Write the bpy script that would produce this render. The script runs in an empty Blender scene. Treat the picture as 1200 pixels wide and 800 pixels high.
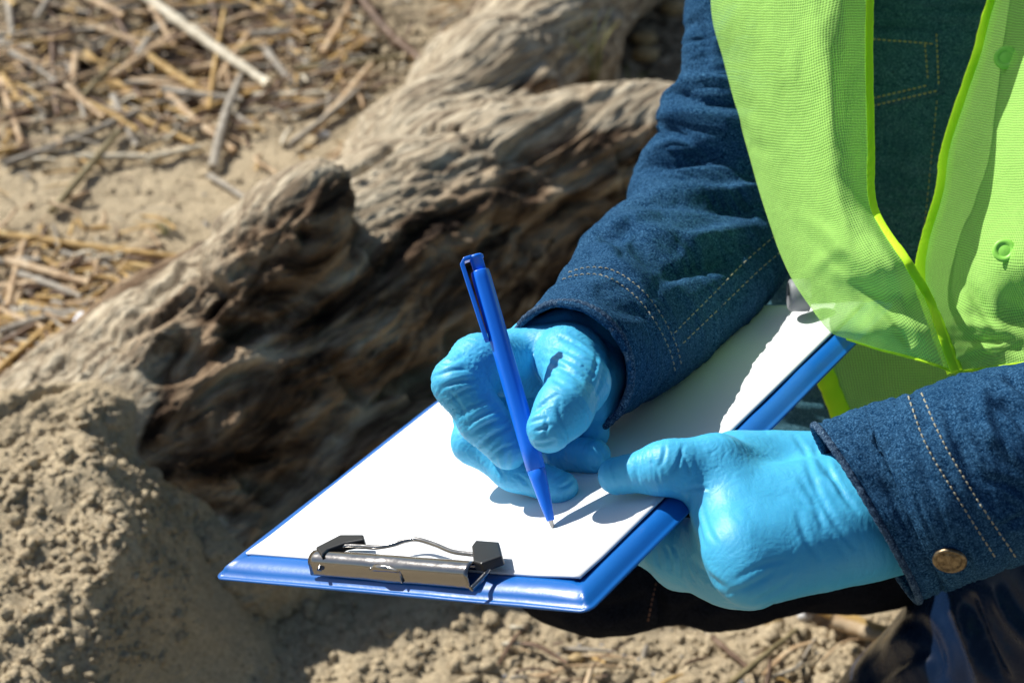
import bpy, bmesh, math, random
import numpy as np
from mathutils import Vector, Matrix
from mathutils.bvhtree import BVHTree
rnd = random.Random(7)
SC = bpy.context.scene
COL = SC.collection
# ------------------------------------------------------------------ camera, world, sun, exposure
PITCH = math.radians(37.0); H = 1.10; FPX = 2333.0
cam_d = bpy.data.cameras.new('camera'); cam = bpy.data.objects.new('camera', cam_d); COL.objects.link(cam)
cam.location = (0, 0, H); cam.rotation_euler = (math.pi/2 - PITCH, 0, 0)
cam_d.sensor_width = 36; cam_d.lens = FPX*36/1200; cam_d.clip_start = .05; cam_d.clip_end = 600
cam_d.dof.use_dof = True; cam_d.dof.focus_distance = 0.965; cam_d.dof.aperture_fstop = 11.0
SC.camera = cam
SUN = Vector((-1.14, 0.86, 1.12)).normalized()      # direction towards the sun
el = math.asin(SUN.z); az = math.atan2(SUN.x, SUN.y)
w = bpy.data.worlds.new('World'); SC.world = w; w.use_nodes = True
nt = w.node_tree; sky = nt.nodes.new('ShaderNodeTexSky'); sky.sky_type = 'NISHITA'; sky.sun_disc = False
sky.sun_elevation = el; sky.sun_rotation = az
bg = nt.nodes['Background']; bg.inputs['Strength'].default_value = 0.066
nt.links.new(sky.outputs[0], bg.inputs['Color'])
sl = bpy.data.lights.new('sun', 'SUN'); sl.energy = 5.0; sl.angle = math.radians(.5); sl.color = (1, .965, .90)
so = bpy.data.objects.new('sun', sl); COL.objects.link(so); so.rotation_euler = SUN.to_track_quat('Z', 'Y').to_euler()
SC.view_settings.view_transform = 'Standard'; SC.view_settings.look = 'None'
SC.view_settings.exposure = 0.38; SC.view_settings.gamma = 1
SC.cycles.max_bounces = 10; SC.cycles.transparent_max_bounces = 16
# ------------------------------------------------------------------ frames
UPv = np.array([0, math.sin(PITCH), math.cos(PITCH)]); FW = np.array([0, math.cos(PITCH), -math.sin(PITCH)])
RT = np.array([1., 0, 0]); CAM = np.array([0, 0, H])
def W(px, py, d):
    return CAM + RT*((px-600)/FPX*d) + UPv*((400-py)/FPX*d) + FW*d
def G(px, py, z=0.0):                              # where the sight line of a photo point meets the level z
    r = RT*((px-600)/FPX) + UPv*((400-py)/FPX) + FW
    return CAM + r*((z-H)/r[2])
def proj(P):
    q = P-CAM; d = q@FW
    return 600+FPX*(q@RT)/d, 400-FPX*(q@UPv)/d, d
# ------------------------------------------------------------------ noise
def _hash(i, j, k, s):
    n = (i*374761393 + j*668265263 + k*2147483647 + s*974711) & 0xffffffff
    n = ((n ^ (n >> 13))*1274126177) & 0xffffffff
    n = ((n ^ (n >> 16))*2246822519) & 0xffffffff
    return ((n ^ (n >> 15)) & 0xffffff)/float(0xffffff)*2-1
def vnoise(P, s=0):
    P = np.asarray(P, float); I = np.floor(P).astype(np.int64); f = P-I; f = f*f*f*(f*(f*6-15)+10)
    i, j, k = I[..., 0], I[..., 1], I[..., 2]; x, y, z = f[..., 0], f[..., 1], f[..., 2]
    def L(a, b, t): return a+(b-a)*t
    c = [[[_hash(i+a, j+b, k+e, s) for e in (0, 1)] for b in (0, 1)] for a in (0, 1)]
    return L(L(L(c[0][0][0], c[1][0][0], x), L(c[0][1][0], c[1][1][0], x), y),
             L(L(c[0][0][1], c[1][0][1], x), L(c[0][1][1], c[1][1][1], x), y), z)
def fbm(P, s=0, o=4, g=.5):
    r = 0; a = 1.; t = 0; P = np.asarray(P, float)
    for q in range(o):
        r = r+a*vnoise(P*(2.03**q)+q*17.3, s+q); t += a; a *= g
    return r/t
def smooth01(a, b, x):
    t = np.clip((x-a)/(b-a), 0, 1); return t*t*(3-2*t)
# ------------------------------------------------------------------ object helpers
def mesh_obj(name, V, F, mat=None, parent=None, smooth=True):
    me = bpy.data.meshes.new(name)
    V = np.asarray(V, float)
    if isinstance(F, np.ndarray):
        n, k = F.shape
        me.vertices.add(len(V)); me.vertices.foreach_set('co', V.ravel())
        me.loops.add(n*k); me.loops.foreach_set('vertex_index', F.ravel().astype(np.int32))
        me.polygons.add(n); me.polygons.foreach_set('loop_start', np.arange(0, n*k, k, dtype=np.int32))
        me.polygons.foreach_set('loop_total', np.full(n, k, dtype=np.int32)); me.update(calc_edges=True); me.validate()
    else:
        me.from_pydata([tuple(v) for v in V], [], F); me.update()
    if smooth: me.polygons.foreach_set('use_smooth', [True]*len(me.polygons))
    if mat: me.materials.append(mat)
    o = bpy.data.objects.new(name, me); COL.objects.link(o)
    if parent: o.parent = parent; o.matrix_parent_inverse = parent.matrix_world.inverted()
    return o
def empty(name, loc):
    o = bpy.data.objects.new(name, None); COL.objects.link(o); o.location = loc; o.empty_display_size = .05
    o.matrix_world = Matrix.Translation(Vector(loc)); return o
def tag(o, label=None, cat=None, group=None, kind=None):
    if label: o['label'] = label
    if cat: o['category'] = cat
    if group: o['group'] = group
    if kind: o['kind'] = kind
    return o
def fattr(o, name, arr, typ='FLOAT'):
    a = o.data.attributes.new(name, typ, 'POINT')
    a.data.foreach_set('value' if typ == 'FLOAT' else 'vector', np.asarray(arr, float).ravel())
def normals(o):
    me = o.data; n = np.empty(len(me.vertices)*3); me.vertex_normals.foreach_get('vector', n); return n.reshape(-1, 3)
def coords(o):
    me = o.data; n = np.empty(len(me.vertices)*3); me.vertices.foreach_get('co', n); return n.reshape(-1, 3)
def setco(o, V): o.data.vertices.foreach_set('co', V.ravel()); o.data.update()
def grid_faces(nu, nv, closed=False, off=0):
    a = np.arange(nu-1)[:, None]; b = np.arange(nv if closed else nv-1)[None, :]; b2 = (b+1) % nv
    return (np.stack([a*nv+b, a*nv+b2, (a+1)*nv+b2, (a+1)*nv+b], -1).reshape(-1, 4)+off)
def spline(P, n):
    P = np.asarray(P, float); m = len(P); t = np.linspace(0, m-1, n); i = np.clip(np.floor(t).astype(int), 0, m-2); f = (t-i)[:, None]
    Q = np.vstack([2*P[0]-P[1], P, 2*P[-1]-P[-2]]); p0, p1, p2, p3 = Q[i], Q[i+1], Q[i+2], Q[i+3]
    return .5*(2*p1+(p2-p0)*f+(2*p0-5*p1+4*p2-p3)*f*f+(3*p1-p0-3*p2+p3)*f**3)
def tube_vf(P, R, k=10, cap=True, flat=1.0, ref=None, off=0):
    P = np.asarray(P, float); n = len(P); R = np.broadcast_to(np.asarray(R, float), (n,))
    T = np.gradient(P, axis=0); T /= np.linalg.norm(T, axis=1)[:, None]+1e-12
    ref = np.array([0, 0, 1.]) if ref is None else np.asarray(ref, float)
    if abs(T[0]@ref) > .95: ref = np.array([1., 0, 0])
    A = np.cross(T, ref); A /= np.linalg.norm(A, axis=1)[:, None]; B = np.cross(A, T)
    th = np.arange(k)*2*math.pi/k
    V = P[:, None]+R[:, None, None]*(A[:, None]*np.cos(th)[None, :, None]+B[:, None]*np.sin(th)[None, :, None]*flat)
    V = V.reshape(-1, 3); F = [tuple(int(x) for x in f) for f in grid_faces(n, k, True)+off]
    if cap: F += [tuple(off+i for i in range(k)), tuple(off+(n-1)*k+i for i in reversed(range(k)))]
    return V, F
class Acc:
    def __init__(s): s.V = []; s.F = []; s.n = 0
    def add(s, V, F):
        s.V.append(V); s.F += [tuple(i+s.n for i in f) for f in F]; s.n += len(V)
    def tube(s, *a, **k): V, F = tube_vf(*a, **k); s.add(V, F)
    def obj(s, name, mat, parent=None, smooth=True): return mesh_obj(name, np.vstack(s.V), s.F, mat, parent, smooth)
def bev(o, wd, seg=2, ang=35):
    m = o.modifiers.new('bevel', 'BEVEL'); m.width = wd; m.segments = seg; m.limit_method = 'ANGLE'; m.angle_limit = math.radians(ang)
# ------------------------------------------------------------------ materials
def mat(name, col=(.5, .5, .5), rough=.6, metal=0, spec=None, build=None):
    m = bpy.data.materials.new(name); m.use_nodes = True; N = m.node_tree.nodes; b = N['Principled BSDF']
    b.inputs['Base Color'].default_value = (*col, 1); b.inputs['Roughness'].default_value = rough; b.inputs['Metallic'].default_value = metal
    if spec is not None: b.inputs['Specular IOR Level'].default_value = spec
    if build: build(m.node_tree, b)
    return m
class NB:
    def __init__(s, t): s.t = t; s.N = t.nodes; s.L = t.links
    def coord(s, scale=(1, 1, 1), attr=None, uv=False):
        if attr:
            a = s.N.new('ShaderNodeAttribute'); a.attribute_name = attr; src = a.outputs['Vector']
        else:
            a = s.N.new('ShaderNodeTexCoord'); src = a.outputs['UV' if uv else 'Object']
        m = s.N.new('ShaderNodeMapping'); m.inputs['Scale'].default_value = scale; s.L.new(src, m.inputs['Vector']); return m.outputs[0]
    def noise(s, vec, scale, det=4, rough=.55, dist=0):
        n = s.N.new('ShaderNodeTexNoise'); n.inputs['Scale'].default_value = scale; n.inputs['Detail'].default_value = det
        n.inputs['Roughness'].default_value = rough; n.inputs['Distortion'].default_value = dist; s.L.new(vec, n.inputs['Vector']); return n.outputs['Fac']
    def vor(s, vec, scale, feat='F1'):
        n = s.N.new('ShaderNodeTexVoronoi'); n.feature = feat; n.inputs['Scale'].default_value = scale; s.L.new(vec, n.inputs['Vector']); return n.outputs['Distance']
    def ramp(s, fac, stops):
        r = s.N.new('ShaderNodeValToRGB'); e = r.color_ramp.elements
        while len(e) < len(stops): e.new(.5)
        for q, (p, c) in zip(e, stops): q.position = p; q.color = (*c, 1) if len(c) == 3 else c
        s.L.new(fac, r.inputs[0]); return r.outputs[0]
    def mix(s, fac, a, b, mode='MIX'):
        m = s.N.new('ShaderNodeMix'); m.data_type = 'RGBA'; m.blend_type = mode
        for i, v in ((0, fac), (6, a), (7, b)):
            if hasattr(v, 'type'): s.L.new(v, m.inputs[i])
            else: m.inputs[i].default_value = v if i == 0 else (*v, 1)
        return m.outputs[2]
    def math(s, op, a, b=0.):
        m = s.N.new('ShaderNodeMath'); m.operation = op
        for i, v in ((0, a), (1, b)):
            if hasattr(v, 'type'): s.L.new(v, m.inputs[i])
            else: m.inputs[i].default_value = v
        return m.outputs[0]
    def bump(s, h, strength, dist, prev=None):
        b = s.N.new('ShaderNodeBump'); b.inputs['Strength'].default_value = strength; b.inputs['Distance'].default_value = dist
        s.L.new(h, b.inputs['Height'])
        if prev: s.L.new(prev, b.inputs['Normal'])
        return b.outputs[0]
    def attr(s, name):
        a = s.N.new('ShaderNodeAttribute'); a.attribute_name = name; return a.outputs['Fac']
def denim(name, dark, lite, tint=1.0, bumpd=.0005):
    def B(t, b):
        n = NB(t); v = n.coord()
        sp = n.noise(n.coord((1, 1, 1)), 1100, 2, .6); sp2 = n.noise(v, 380, 3, .6); sp3 = n.noise(v, 28, 4, .6)
        c = n.ramp(sp, [(.36, tuple(x*.55 for x in dark)), (.5, dark), (.68, lite)])
        c = n.mix(n.math('MULTIPLY', n.ramp(sp2, [(.35, (0, 0, 0)), (.75, (1, 1, 1))]), .42), c, lite)
        c = n.mix(n.ramp(sp3, [(.3, (0, 0, 0)), (.75, (.55, .55, .55))]), c, dark)
        t.links.new(c, b.inputs['Base Color'])
        # twill ribs running round the cloth
        wv = t.nodes.new('ShaderNodeTexWave'); wv.inputs['Scale'].default_value = 520; wv.bands_direction = 'DIAGONAL'; wv.inputs['Distortion'].default_value = 1.5
        t.links.new(v, wv.inputs['Vector'])
        h = n.math('ADD', n.math('MULTIPLY', wv.outputs['Fac'], .5), n.math('ADD', sp, n.math('MULTIPLY', sp2, 1.2)))
        nm = n.bump(h, .8, bumpd)
        nm = n.bump(n.noise(v, 45, 3, .5), .3, .003, nm)
        t.links.new(nm, b.inputs['Normal']); pass
    return mat(name, dark, .95, spec=.03, build=B)
M = {}
M['denim'] = denim('denim', (.005, .034, .092), (.075, .205, .37))
M['denim_seam'] = denim('denim_worn', (.012, .035, .085), (.17, .27, .38))
M['denim_hem'] = denim('denim_faded', (.03, .08, .15), (.30, .40, .50))
M['denim_bounce_lit'] = denim('denim_bounce_lit', (.028, .095, .14), (.16, .33, .40))  # jacket denim made lighter and tealer: green bounce off the vest put into colour
M['trouser'] = denim('black_denim', (.006, .007, .011), (.020, .022, .030))
M['thread'] = mat('tan_thread', (.34, .33, .25), .8, spec=.1)
M['thread_gold'] = mat('gold_thread', (.55, .46, .18), .8, spec=.1)
def B_glove(t, b):
    n = NB(t); v = n.coord()
    c = n.mix(n.noise(v, 35, 3), (.05, .40, .68), (.08, .47, .75)); t.links.new(c, b.inputs['Base Color'])
    f1 = n.noise(n.coord((1, 1, 1)), 70, 5, .62, 1.6); f2 = n.noise(v, 900, 2, .5)
    rid = n.math('ABSOLUTE', n.math('SUBTRACT', f1, .5))
    nm = n.bump(n.math('MULTIPLY', rid, -1), .24, .0025); nm = n.bump(f2, .12, .0004, nm)
    t.links.new(nm, b.inputs['Normal'])
    b.inputs['Subsurface Weight'].default_value = .18; b.inputs['Subsurface Radius'].default_value = (.001, .003, .005); b.inputs['Subsurface Scale'].default_value = 1
M['glove'] = mat('nitrile', (.09, .48, .76), .46, spec=.34, build=B_glove)
def B_vinyl(t, b):
    n = NB(t); v = n.coord()
    nm = n.bump(n.noise(v, 700, 2, .5), .10, .0004); nm = n.bump(n.noise(v, 40, 3, .5), .25, .002, nm)
    t.links.new(nm, b.inputs['Normal'])
    t.links.new(n.mix(n.noise(v, 25, 3), (.004, .105, .40), (.006, .135, .48)), b.inputs['Base Color'])
M['vinyl'] = mat('blue_vinyl', (.01, .12, .5), .33, spec=.5, build=B_vinyl)
def B_paper(t, b):
    n = NB(t); v = n.coord(); t.links.new(n.bump(n.noise(v, 18, 3, .5), .25, .002), b.inputs['Normal'])
M['paper'] = mat('paper', (.80, .82, .84), .75, spec=.2, build=B_paper)
M['pen'] = mat('blue_plastic', (.008, .17, .84), .32, spec=.45)
def B_scr(t, b):
    n = NB(t); v = n.coord((1, 1, 1)); t.links.new(n.bump(n.noise(v, 120, 3, .5), .12, .001), b.inputs['Normal'])
    t.links.new(n.ramp(n.noise(v, 260, 4, .7), [(.3, (.10, .10, .10)), (.8, (.26, .26, .26))]), b.inputs['Roughness'])
M['chrome'] = mat('chrome', (.32, .31, .30), .16, 1, build=B_scr)
M['blackplastic'] = mat('black_plastic', (.012, .013, .015), .35, spec=.5)
def B_brass(t, b):
    n = NB(t); t.links.new(n.ramp(n.noise(n.coord(), 300, 4, .7), [(.35, (.09, .065, .04)), (.7, (.34, .27, .17))]), b.inputs['Base Color'])
M['brass'] = mat('aged_brass', (.3, .23, .14), .42, .9, build=B_brass)
M['greyplastic'] = mat('grey_enamel', (.20, .21, .23), .55)
def B_boot(t, b):
    n = NB(t); v = n.coord(); t.links.new(n.bump(n.noise(v, 14, 3, .5, .3), .25, .010), b.inputs['Normal'])
    t.links.new(n.mix(n.noise(v, 60, 4), (.003, .010, .030), (.007, .020, .056)), b.inputs['Base Color'])
    t.links.new(n.ramp(n.noise(v, 90, 5, .7), [(.35, (.22, .22, .22)), (.75, (.36, .36, .36))]), b.inputs['Roughness'])
M['boot'] = mat('navy_rubber', (.006, .014, .04), .25, spec=.22, build=B_boot)
def mesh_cloth(name, col, hole, tr=.6, cell=660.):
    m = bpy.data.materials.new(name); m.use_nodes = True; t = m.node_tree; N = t.nodes; N.clear(); n = NB(t)
    out = N.new('ShaderNodeOutputMaterial'); d = N.new('ShaderNodeBsdfDiffuse'); tl = N.new('ShaderNodeBsdfTranslucent'); tp = N.new('ShaderNodeBsdfTransparent')
    tc = N.new('ShaderNodeTexCoord'); sx = N.new('ShaderNodeSeparateXYZ'); t.links.new(tc.outputs['UV'], sx.inputs[0])
    wob = n.noise(n.coord(uv=True), 40, 3)
    def line(o, k, ph): return n.math('ABSOLUTE', n.math('SINE', n.math('ADD', n.math('MULTIPLY', o, k), n.math('MULTIPLY', wob, ph))))
    a = line(sx.outputs[0], math.pi*cell, 5); b_ = line(sx.outputs[1], math.pi*cell, 5)
    opening = n.math('MULTIPLY', n.math('POWER', a, .8), n.math('POWER', b_, .8))     # 1 in the middle of a hole
    fac = n.ramp(opening, [(.24, (0, 0, 0)), (.52, (hole,)*3)])
    v = n.coord()
    c = n.mix(n.noise(v, 22, 3), col, tuple(x*.86 for x in col))
    nm = n.bump(n.math('MULTIPLY', opening, -1), .5, .0006); nm = n.bump(n.noise(v, 45, 4, .55), .45, .004, nm)
    for s_ in (d, tl): t.links.new(c, s_.inputs['Color']); t.links.new(nm, s_.inputs['Normal'])
    m1 = N.new('ShaderNodeMixShader'); m1.inputs[0].default_value = tr; t.links.new(d.outputs[0], m1.inputs[1]); t.links.new(tl.outputs[0], m1.inputs[2])
    m2 = N.new('ShaderNodeMixShader'); t.links.new(fac, m2.inputs[0]); t.links.new(m1.outputs[0], m2.inputs[1]); t.links.new(tp.outputs[0], m2.inputs[2])
    t.links.new(m2.outputs[0], out.inputs[0]); return m
M['vest'] = mesh_cloth('green_mesh_cloth', (.56, 1.0, .24), .42, .34)
def B_bind(t, b):
    n = NB(t); t.links.new(n.bump(n.noise(n.coord(), 600, 2), .4, .0006), b.inputs['Normal']); b.inputs['Transmission Weight'].default_value = 0
    b.inputs['Subsurface Weight'].default_value = .3; b.inputs['Subsurface Radius'].default_value = (.004, .006, .001); b.inputs['Subsurface Scale'].default_value = 1
M['binding'] = mat('lime_binding', (.50, .92, .02), .7, spec=.2, build=B_bind)
M['snap'] = mat('green_snap', (.30, .72, .10), .4, spec=.4)
SAND1 = (.33, .25, .14); SAND2 = (.76, .63, .415)
def B_sand(t, b):
    n = NB(t); v = n.coord()
    c = n.ramp(n.noise(v, 300, 5, .7), [(.28, SAND1), (.47, (.60, .49, .33)), (.66, SAND2)])
    c = n.mix(n.ramp(n.noise(v, 1300, 2, .6), [(.60, (0, 0, 0)), (.72, (.6, .6, .6))]), c, (.52, .47, .38))
    c = n.mix(n.ramp(n.noise(v, 1000, 2, .6), [(.28, (.7, .7, .7)), (.40, (0, 0, 0))]), c, (.09, .06, .04))
    c = n.mix(n.ramp(n.noise(v, 7, 5, .6), [(.35, (0, 0, 0)), (.7, (.28, .28, .28))]), c, (.30, .225, .135))
    deb = n.math('MULTIPLY', n.attr('debris'), n.ramp(n.noise(v, 55, 5, .65), [(.38, (0, 0, 0)), (.58, (1, 1, 1))]))
    c = n.mix(deb, c, n.ramp(n.noise(v, 160, 4, .7), [(.34, (.018, .013, .008)), (.62, (.09, .062, .036)), (.75, (.30, .23, .14))]))
    t.links.new(c, b.inputs['Base Color'])
    h = n.math('ADD', n.noise(v, 420, 4, .65), n.math('MULTIPLY', n.noise(v, 110, 4, .6), 1.5))
    t.links.new(n.bump(h, .9, .004), b.inputs['Normal'])
M['sand'] = mat('sand', SAND2, .95, spec=.1, build=B_sand)
def B_wood(t, b):
    n = NB(t); v = n.coord((1, 1, 1), attr='grain')
    vs = n.coord((.10, 1, 1), attr='grain')      # stretched along the grain
    vt = n.coord((.22, 1, 1), attr='grain')
    g = n.noise(vs, 130, 5, .65, .4); g2 = n.noise(vt, 34, 5, .62, .7); pz = n.noise(vt, 9, 5, .6, .5)
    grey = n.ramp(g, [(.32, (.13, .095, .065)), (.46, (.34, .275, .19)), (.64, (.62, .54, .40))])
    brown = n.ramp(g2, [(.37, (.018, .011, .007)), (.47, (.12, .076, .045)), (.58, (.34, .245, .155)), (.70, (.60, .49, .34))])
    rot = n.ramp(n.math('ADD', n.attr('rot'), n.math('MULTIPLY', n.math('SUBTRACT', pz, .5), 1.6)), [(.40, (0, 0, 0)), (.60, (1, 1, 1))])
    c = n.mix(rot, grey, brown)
    pits = n.ramp(n.noise(vt, 60, 4, .6, 1.0), [(.30, (1, 1, 1)), (.37, (0, 0, 0))])
    c = n.mix(n.math('MULTIPLY', pits, n.attr('rot')), c, (.012, .008, .005))
    sandy = n.ramp(n.math('ADD', n.attr('sandy'), n.math('MULTIPLY', n.math('SUBTRACT', n.noise(n.coord(), 90, 5, .7), .5), 1.6)), [(.45, (0, 0, 0)), (.62, (1, 1, 1))])
    c = n.mix(sandy, c, n.ramp(n.noise(n.coord(), 350, 4, .7), [(.3, (.27, .205, .125)), (.7, (.56, .46, .32))]))
    t.links.new(c, b.inputs['Base Color'])
    h = n.math('ADD', g, n.math('MULTIPLY', g2, 2.0))
    t.links.new(n.bump(n.math('SUBTRACT', h, n.math('MULTIPLY', pits, .8)), .9, .006), b.inputs['Normal'])
M['wood'] = mat('driftwood', (.3, .26, .2), .9, spec=.15, build=B_wood)
def straw(name, c1, c2, c3):
    def B(t, b):
        n = NB(t); v = n.coord()
        c = n.ramp(n.noise(v, 60, 4, .6), [(.3, c1), (.52, c2), (.72, c3)])
        oi = t.nodes.new('ShaderNodeObjectInfo'); t.links.new(c, b.inputs['Base Color'])
        t.links.new(n.bump(n.noise(v, 500, 3, .6), .5, .001), b.inputs['Normal'])
    return mat(name, c2, .6, spec=.3, build=B)
M['cream'] = straw('cream_reed', (.48, .41, .29), (.68, .61, .46), (.78, .72, .58))
M['tan'] = straw('tan_reed', (.28, .17, .09), (.50, .35, .20), (.64, .51, .34))
M['gold'] = straw('gold_reed', (.26, .15, .045), (.50, .32, .11), (.62, .45, .20))
M['olive'] = straw('olive_reed', (.14, .11, .05), (.26, .21, .11), (.36, .31, .19))
M['brown'] = straw('brown_twig', (.06, .035, .02), (.15, .09, .055), (.26, .18, .12))
M['greyst'] = straw('grey_reed', (.20, .17, .13), (.33, .29, .23), (.44, .40, .33))
M['leaf'] = mat('grass_blade', (.16, .24, .04), .6); M['leaf2'] = mat('yellow_blade', (.48, .46, .14), .6)
M['stone_w'] = mat('pale_pebble', (.55, .55, .54), .5); M['stone_y'] = mat('ochre_pebble', (.42, .30, .14), .7); M['stone_g'] = mat('grey_pebble', (.20, .20, .21), .7)
M['pink'] = mat('pink_plastic', (.75, .18, .38), .4); M['whitepl'] = mat('white_plastic', (.7, .72, .78), .4)
# ------------------------------------------------------------------ signed-distance sculpting
class Cone:            # rounded cone between two joints
    def __init__(s, a, b, ra, rb): s.a = np.asarray(a, float); s.b = np.asarray(b, float); s.ra = ra; s.rb = rb
    def t(s, P):
        ab = s.b-s.a; return np.clip(((P-s.a)@ab)/(ab@ab+1e-12), 0, 1)
    def d(s, P):
        t = s.t(P); q = P-s.a-t[:, None]*(s.b-s.a)
        return np.sqrt((q*q).sum(1))-(s.ra+(s.rb-s.ra)*t)
def smin(a, b, k):
    h = np.clip(.5+.5*(b-a)/k, 0, 1); return b+(a-b)*h-k*h*(1-h)
def field(prims, groups_k):
    # prims: list of groups, each a list of cones joined with k1; groups joined with k2
    k1, k2 = groups_k
    def f(P):
        tot = None
        for g in prims:
            r = None
            for c in g:
                x = c.d(P); r = x if r is None else smin(r, x, k1)
            tot = r if tot is None else smin(tot, r, k2)
        return tot
    return f
def grad(f, P, e):
    g = np.empty_like(P)
    for i in range(3):
        q = np.zeros(3); q[i] = e; g[:, i] = (f(P+q)-f(P-q))/(2*e)
    return g/(np.linalg.norm(g, axis=1)[:, None]+1e-12)
def surface_nets(f, lo, hi, h):
    lo = np.asarray(lo); n = np.ceil((np.asarray(hi)-lo)/h).astype(int)+1
    xs = [lo[i]+np.arange(n[i])*h for i in range(3)]
    Fv = np.empty(n, np.float32)
    yz = np.stack(np.meshgrid(xs[1], xs[2], indexing='ij'), -1).reshape(-1, 2)
    step = max(1, 400000//len(yz))
    for i in range(0, n[0], step):
        xx = xs[0][i:i+step]; P = np.empty((len(xx)*len(yz), 3)); P[:, 0] = np.repeat(xx, len(yz)); P[:, 1:] = np.tile(yz, (len(xx), 1))
        Fv[i:i+step] = f(P).reshape(len(xx), n[1], n[2])
    S = Fv < 0; c = [n[0]-1, n[1]-1, n[2]-1]; cnt = np.zeros(c, np.int8)
    for a in (0, 1):
        for b in (0, 1):
            for e in (0, 1): cnt += S[a:a+c[0], b:b+c[1], e:e+c[2]]
    act = (cnt > 0) & (cnt < 8); I = np.argwhere(act); idx = -np.ones(c, np.int64); idx[act] = np.arange(len(I))
    acc = np.zeros((len(I), 3)); m = np.zeros(len(I))
    for ax in range(3):
        for p in (0, 1):
            for q in (0, 1):
                o = [0, 0, 0]; oth = [i for i in range(3) if i != ax]; o[oth[0]] = p; o[oth[1]] = q
                A = I+o; B = A.copy(); B[:, ax] += 1
                fa = Fv[A[:, 0], A[:, 1], A[:, 2]]; fb = Fv[B[:, 0], B[:, 1], B[:, 2]]; cr = (fa < 0) != (fb < 0)
                t = np.where(cr, fa/(fa-fb+1e-20), 0); pt = np.tile(np.array(o, float), (len(I), 1)); pt[:, ax] += t
                acc += pt*cr[:, None]; m += cr
    V = lo+(I+acc/m[:, None])*h; faces = []
    for ax in range(3):
        o1, o2 = [(1, 2), (2, 0), (0, 1)][ax]
        sl0 = [slice(None)]*3; sl1 = [slice(None)]*3; sl0[ax] = slice(0, -1); sl1[ax] = slice(1, None)
        a = S[tuple(sl0)]; b = S[tuple(sl1)]; E = np.argwhere(a != b); E = E[(E[:, o1] > 0) & (E[:, o2] > 0) & (E[:, o1] < c[o1]) & (E[:, o2] < c[o2])]
        inn = a[E[:, 0], E[:, 1], E[:, 2]]
        def cell(d1, d2):
            Q = E.copy(); Q[:, o1] -= d1; Q[:, o2] -= d2; return idx[Q[:, 0], Q[:, 1], Q[:, 2]]
        q = np.stack([cell(1, 1), cell(0, 1), cell(0, 0), cell(1, 0)], 1); q[~inn] = q[~inn][:, ::-1]; faces.append(q)
    F = np.vstack(faces); F = F[(F >= 0).all(1)]
    for _ in range(2):
        g = grad(f, V, h*.5); V = V-g*(f(V)*.9)[:, None]
    return V, F
def crease(V, Nn, lines, gain=1.0):
    """folds pressed into or raised from a surface: (x0,y0,x1,y1,mm,width) in photo units"""
    px, py, d = proj(V); view = CAM-V; view /= np.linalg.norm(view, axis=1)[:, None]
    fr = np.clip((Nn*view).sum(1)*2.5, 0, 1); D = np.zeros(len(V))
    for x0, y0, x1, y1, amp, wd in lines:
        dx, dy = x1-x0, y1-y0; L2 = dx*dx+dy*dy; t = np.clip(((px-x0)*dx+(py-y0)*dy)/L2, -.1, 1.1)
        bow = .06*math.sqrt(L2)*np.sin(np.pi*np.clip(t, 0, 1))*(1 if (int(x0)+int(y0)) % 2 else -1)
        nx, ny = -dy/math.sqrt(L2), dx/math.sqrt(L2)
        r = ((px-x0-t*dx-bow*nx)**2+(py-y0-t*dy-bow*ny)**2)/wd**2
        D += amp*.001*(1-r*.8)*np.exp(-r/1.6)*np.sin(np.pi*np.clip(t*.9+.05, 0.0, 1))**.6
    return V+Nn*(D*fr*gain)[:, None]
# ------------------------------------------------------------------ clipboard plane
f_ = FPX
def ray(x, y): return np.array([x-600, 400-y, -f_])
Vp = np.array([2424.08, -1027.16])
e1 = ray(*Vp); e1 /= np.linalg.norm(e1); nn = np.cross(ray(250, 678), ray(690, 718)); e2 = np.cross(e1, nn); e2 /= np.linalg.norm(e2)
if e2[0] < 0: e2 = -e2
e3 = np.cross(e2, e1)
if e3[1] < 0: e3 = -e3
BW, BL = .235, .318
def _on(x, y, s): r = ray(x, y); A = ray(250, 678)*s; return r*(A@e3)/(r@e3)
s_ = BW/np.linalg.norm(_on(690, 718, 1)-_on(250, 678, 1))
def c2w(v): return v[0]*RT+v[1]*UPv-v[2]*FW
A0c = _on(250, 678, s_); A0 = CAM+c2w(A0c); D1 = c2w(e1); D2 = c2w(e2); D3 = c2w(e3)   # along, across, normal
def board(u, v, h=0.): return A0+D2*u+D1*v+D3*h
def bdepth(px, py, h=0.):          # camera depth of the board level h above its datum at a photo point
    r = RT*((px-600)/FPX)+UPv*((400-py)/FPX)+FW; A = A0+D3*h-CAM
    return (A@D3)/(r@D3)
def onb(px, py, h=0.): return W(px, py, bdepth(px, py, h))
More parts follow.
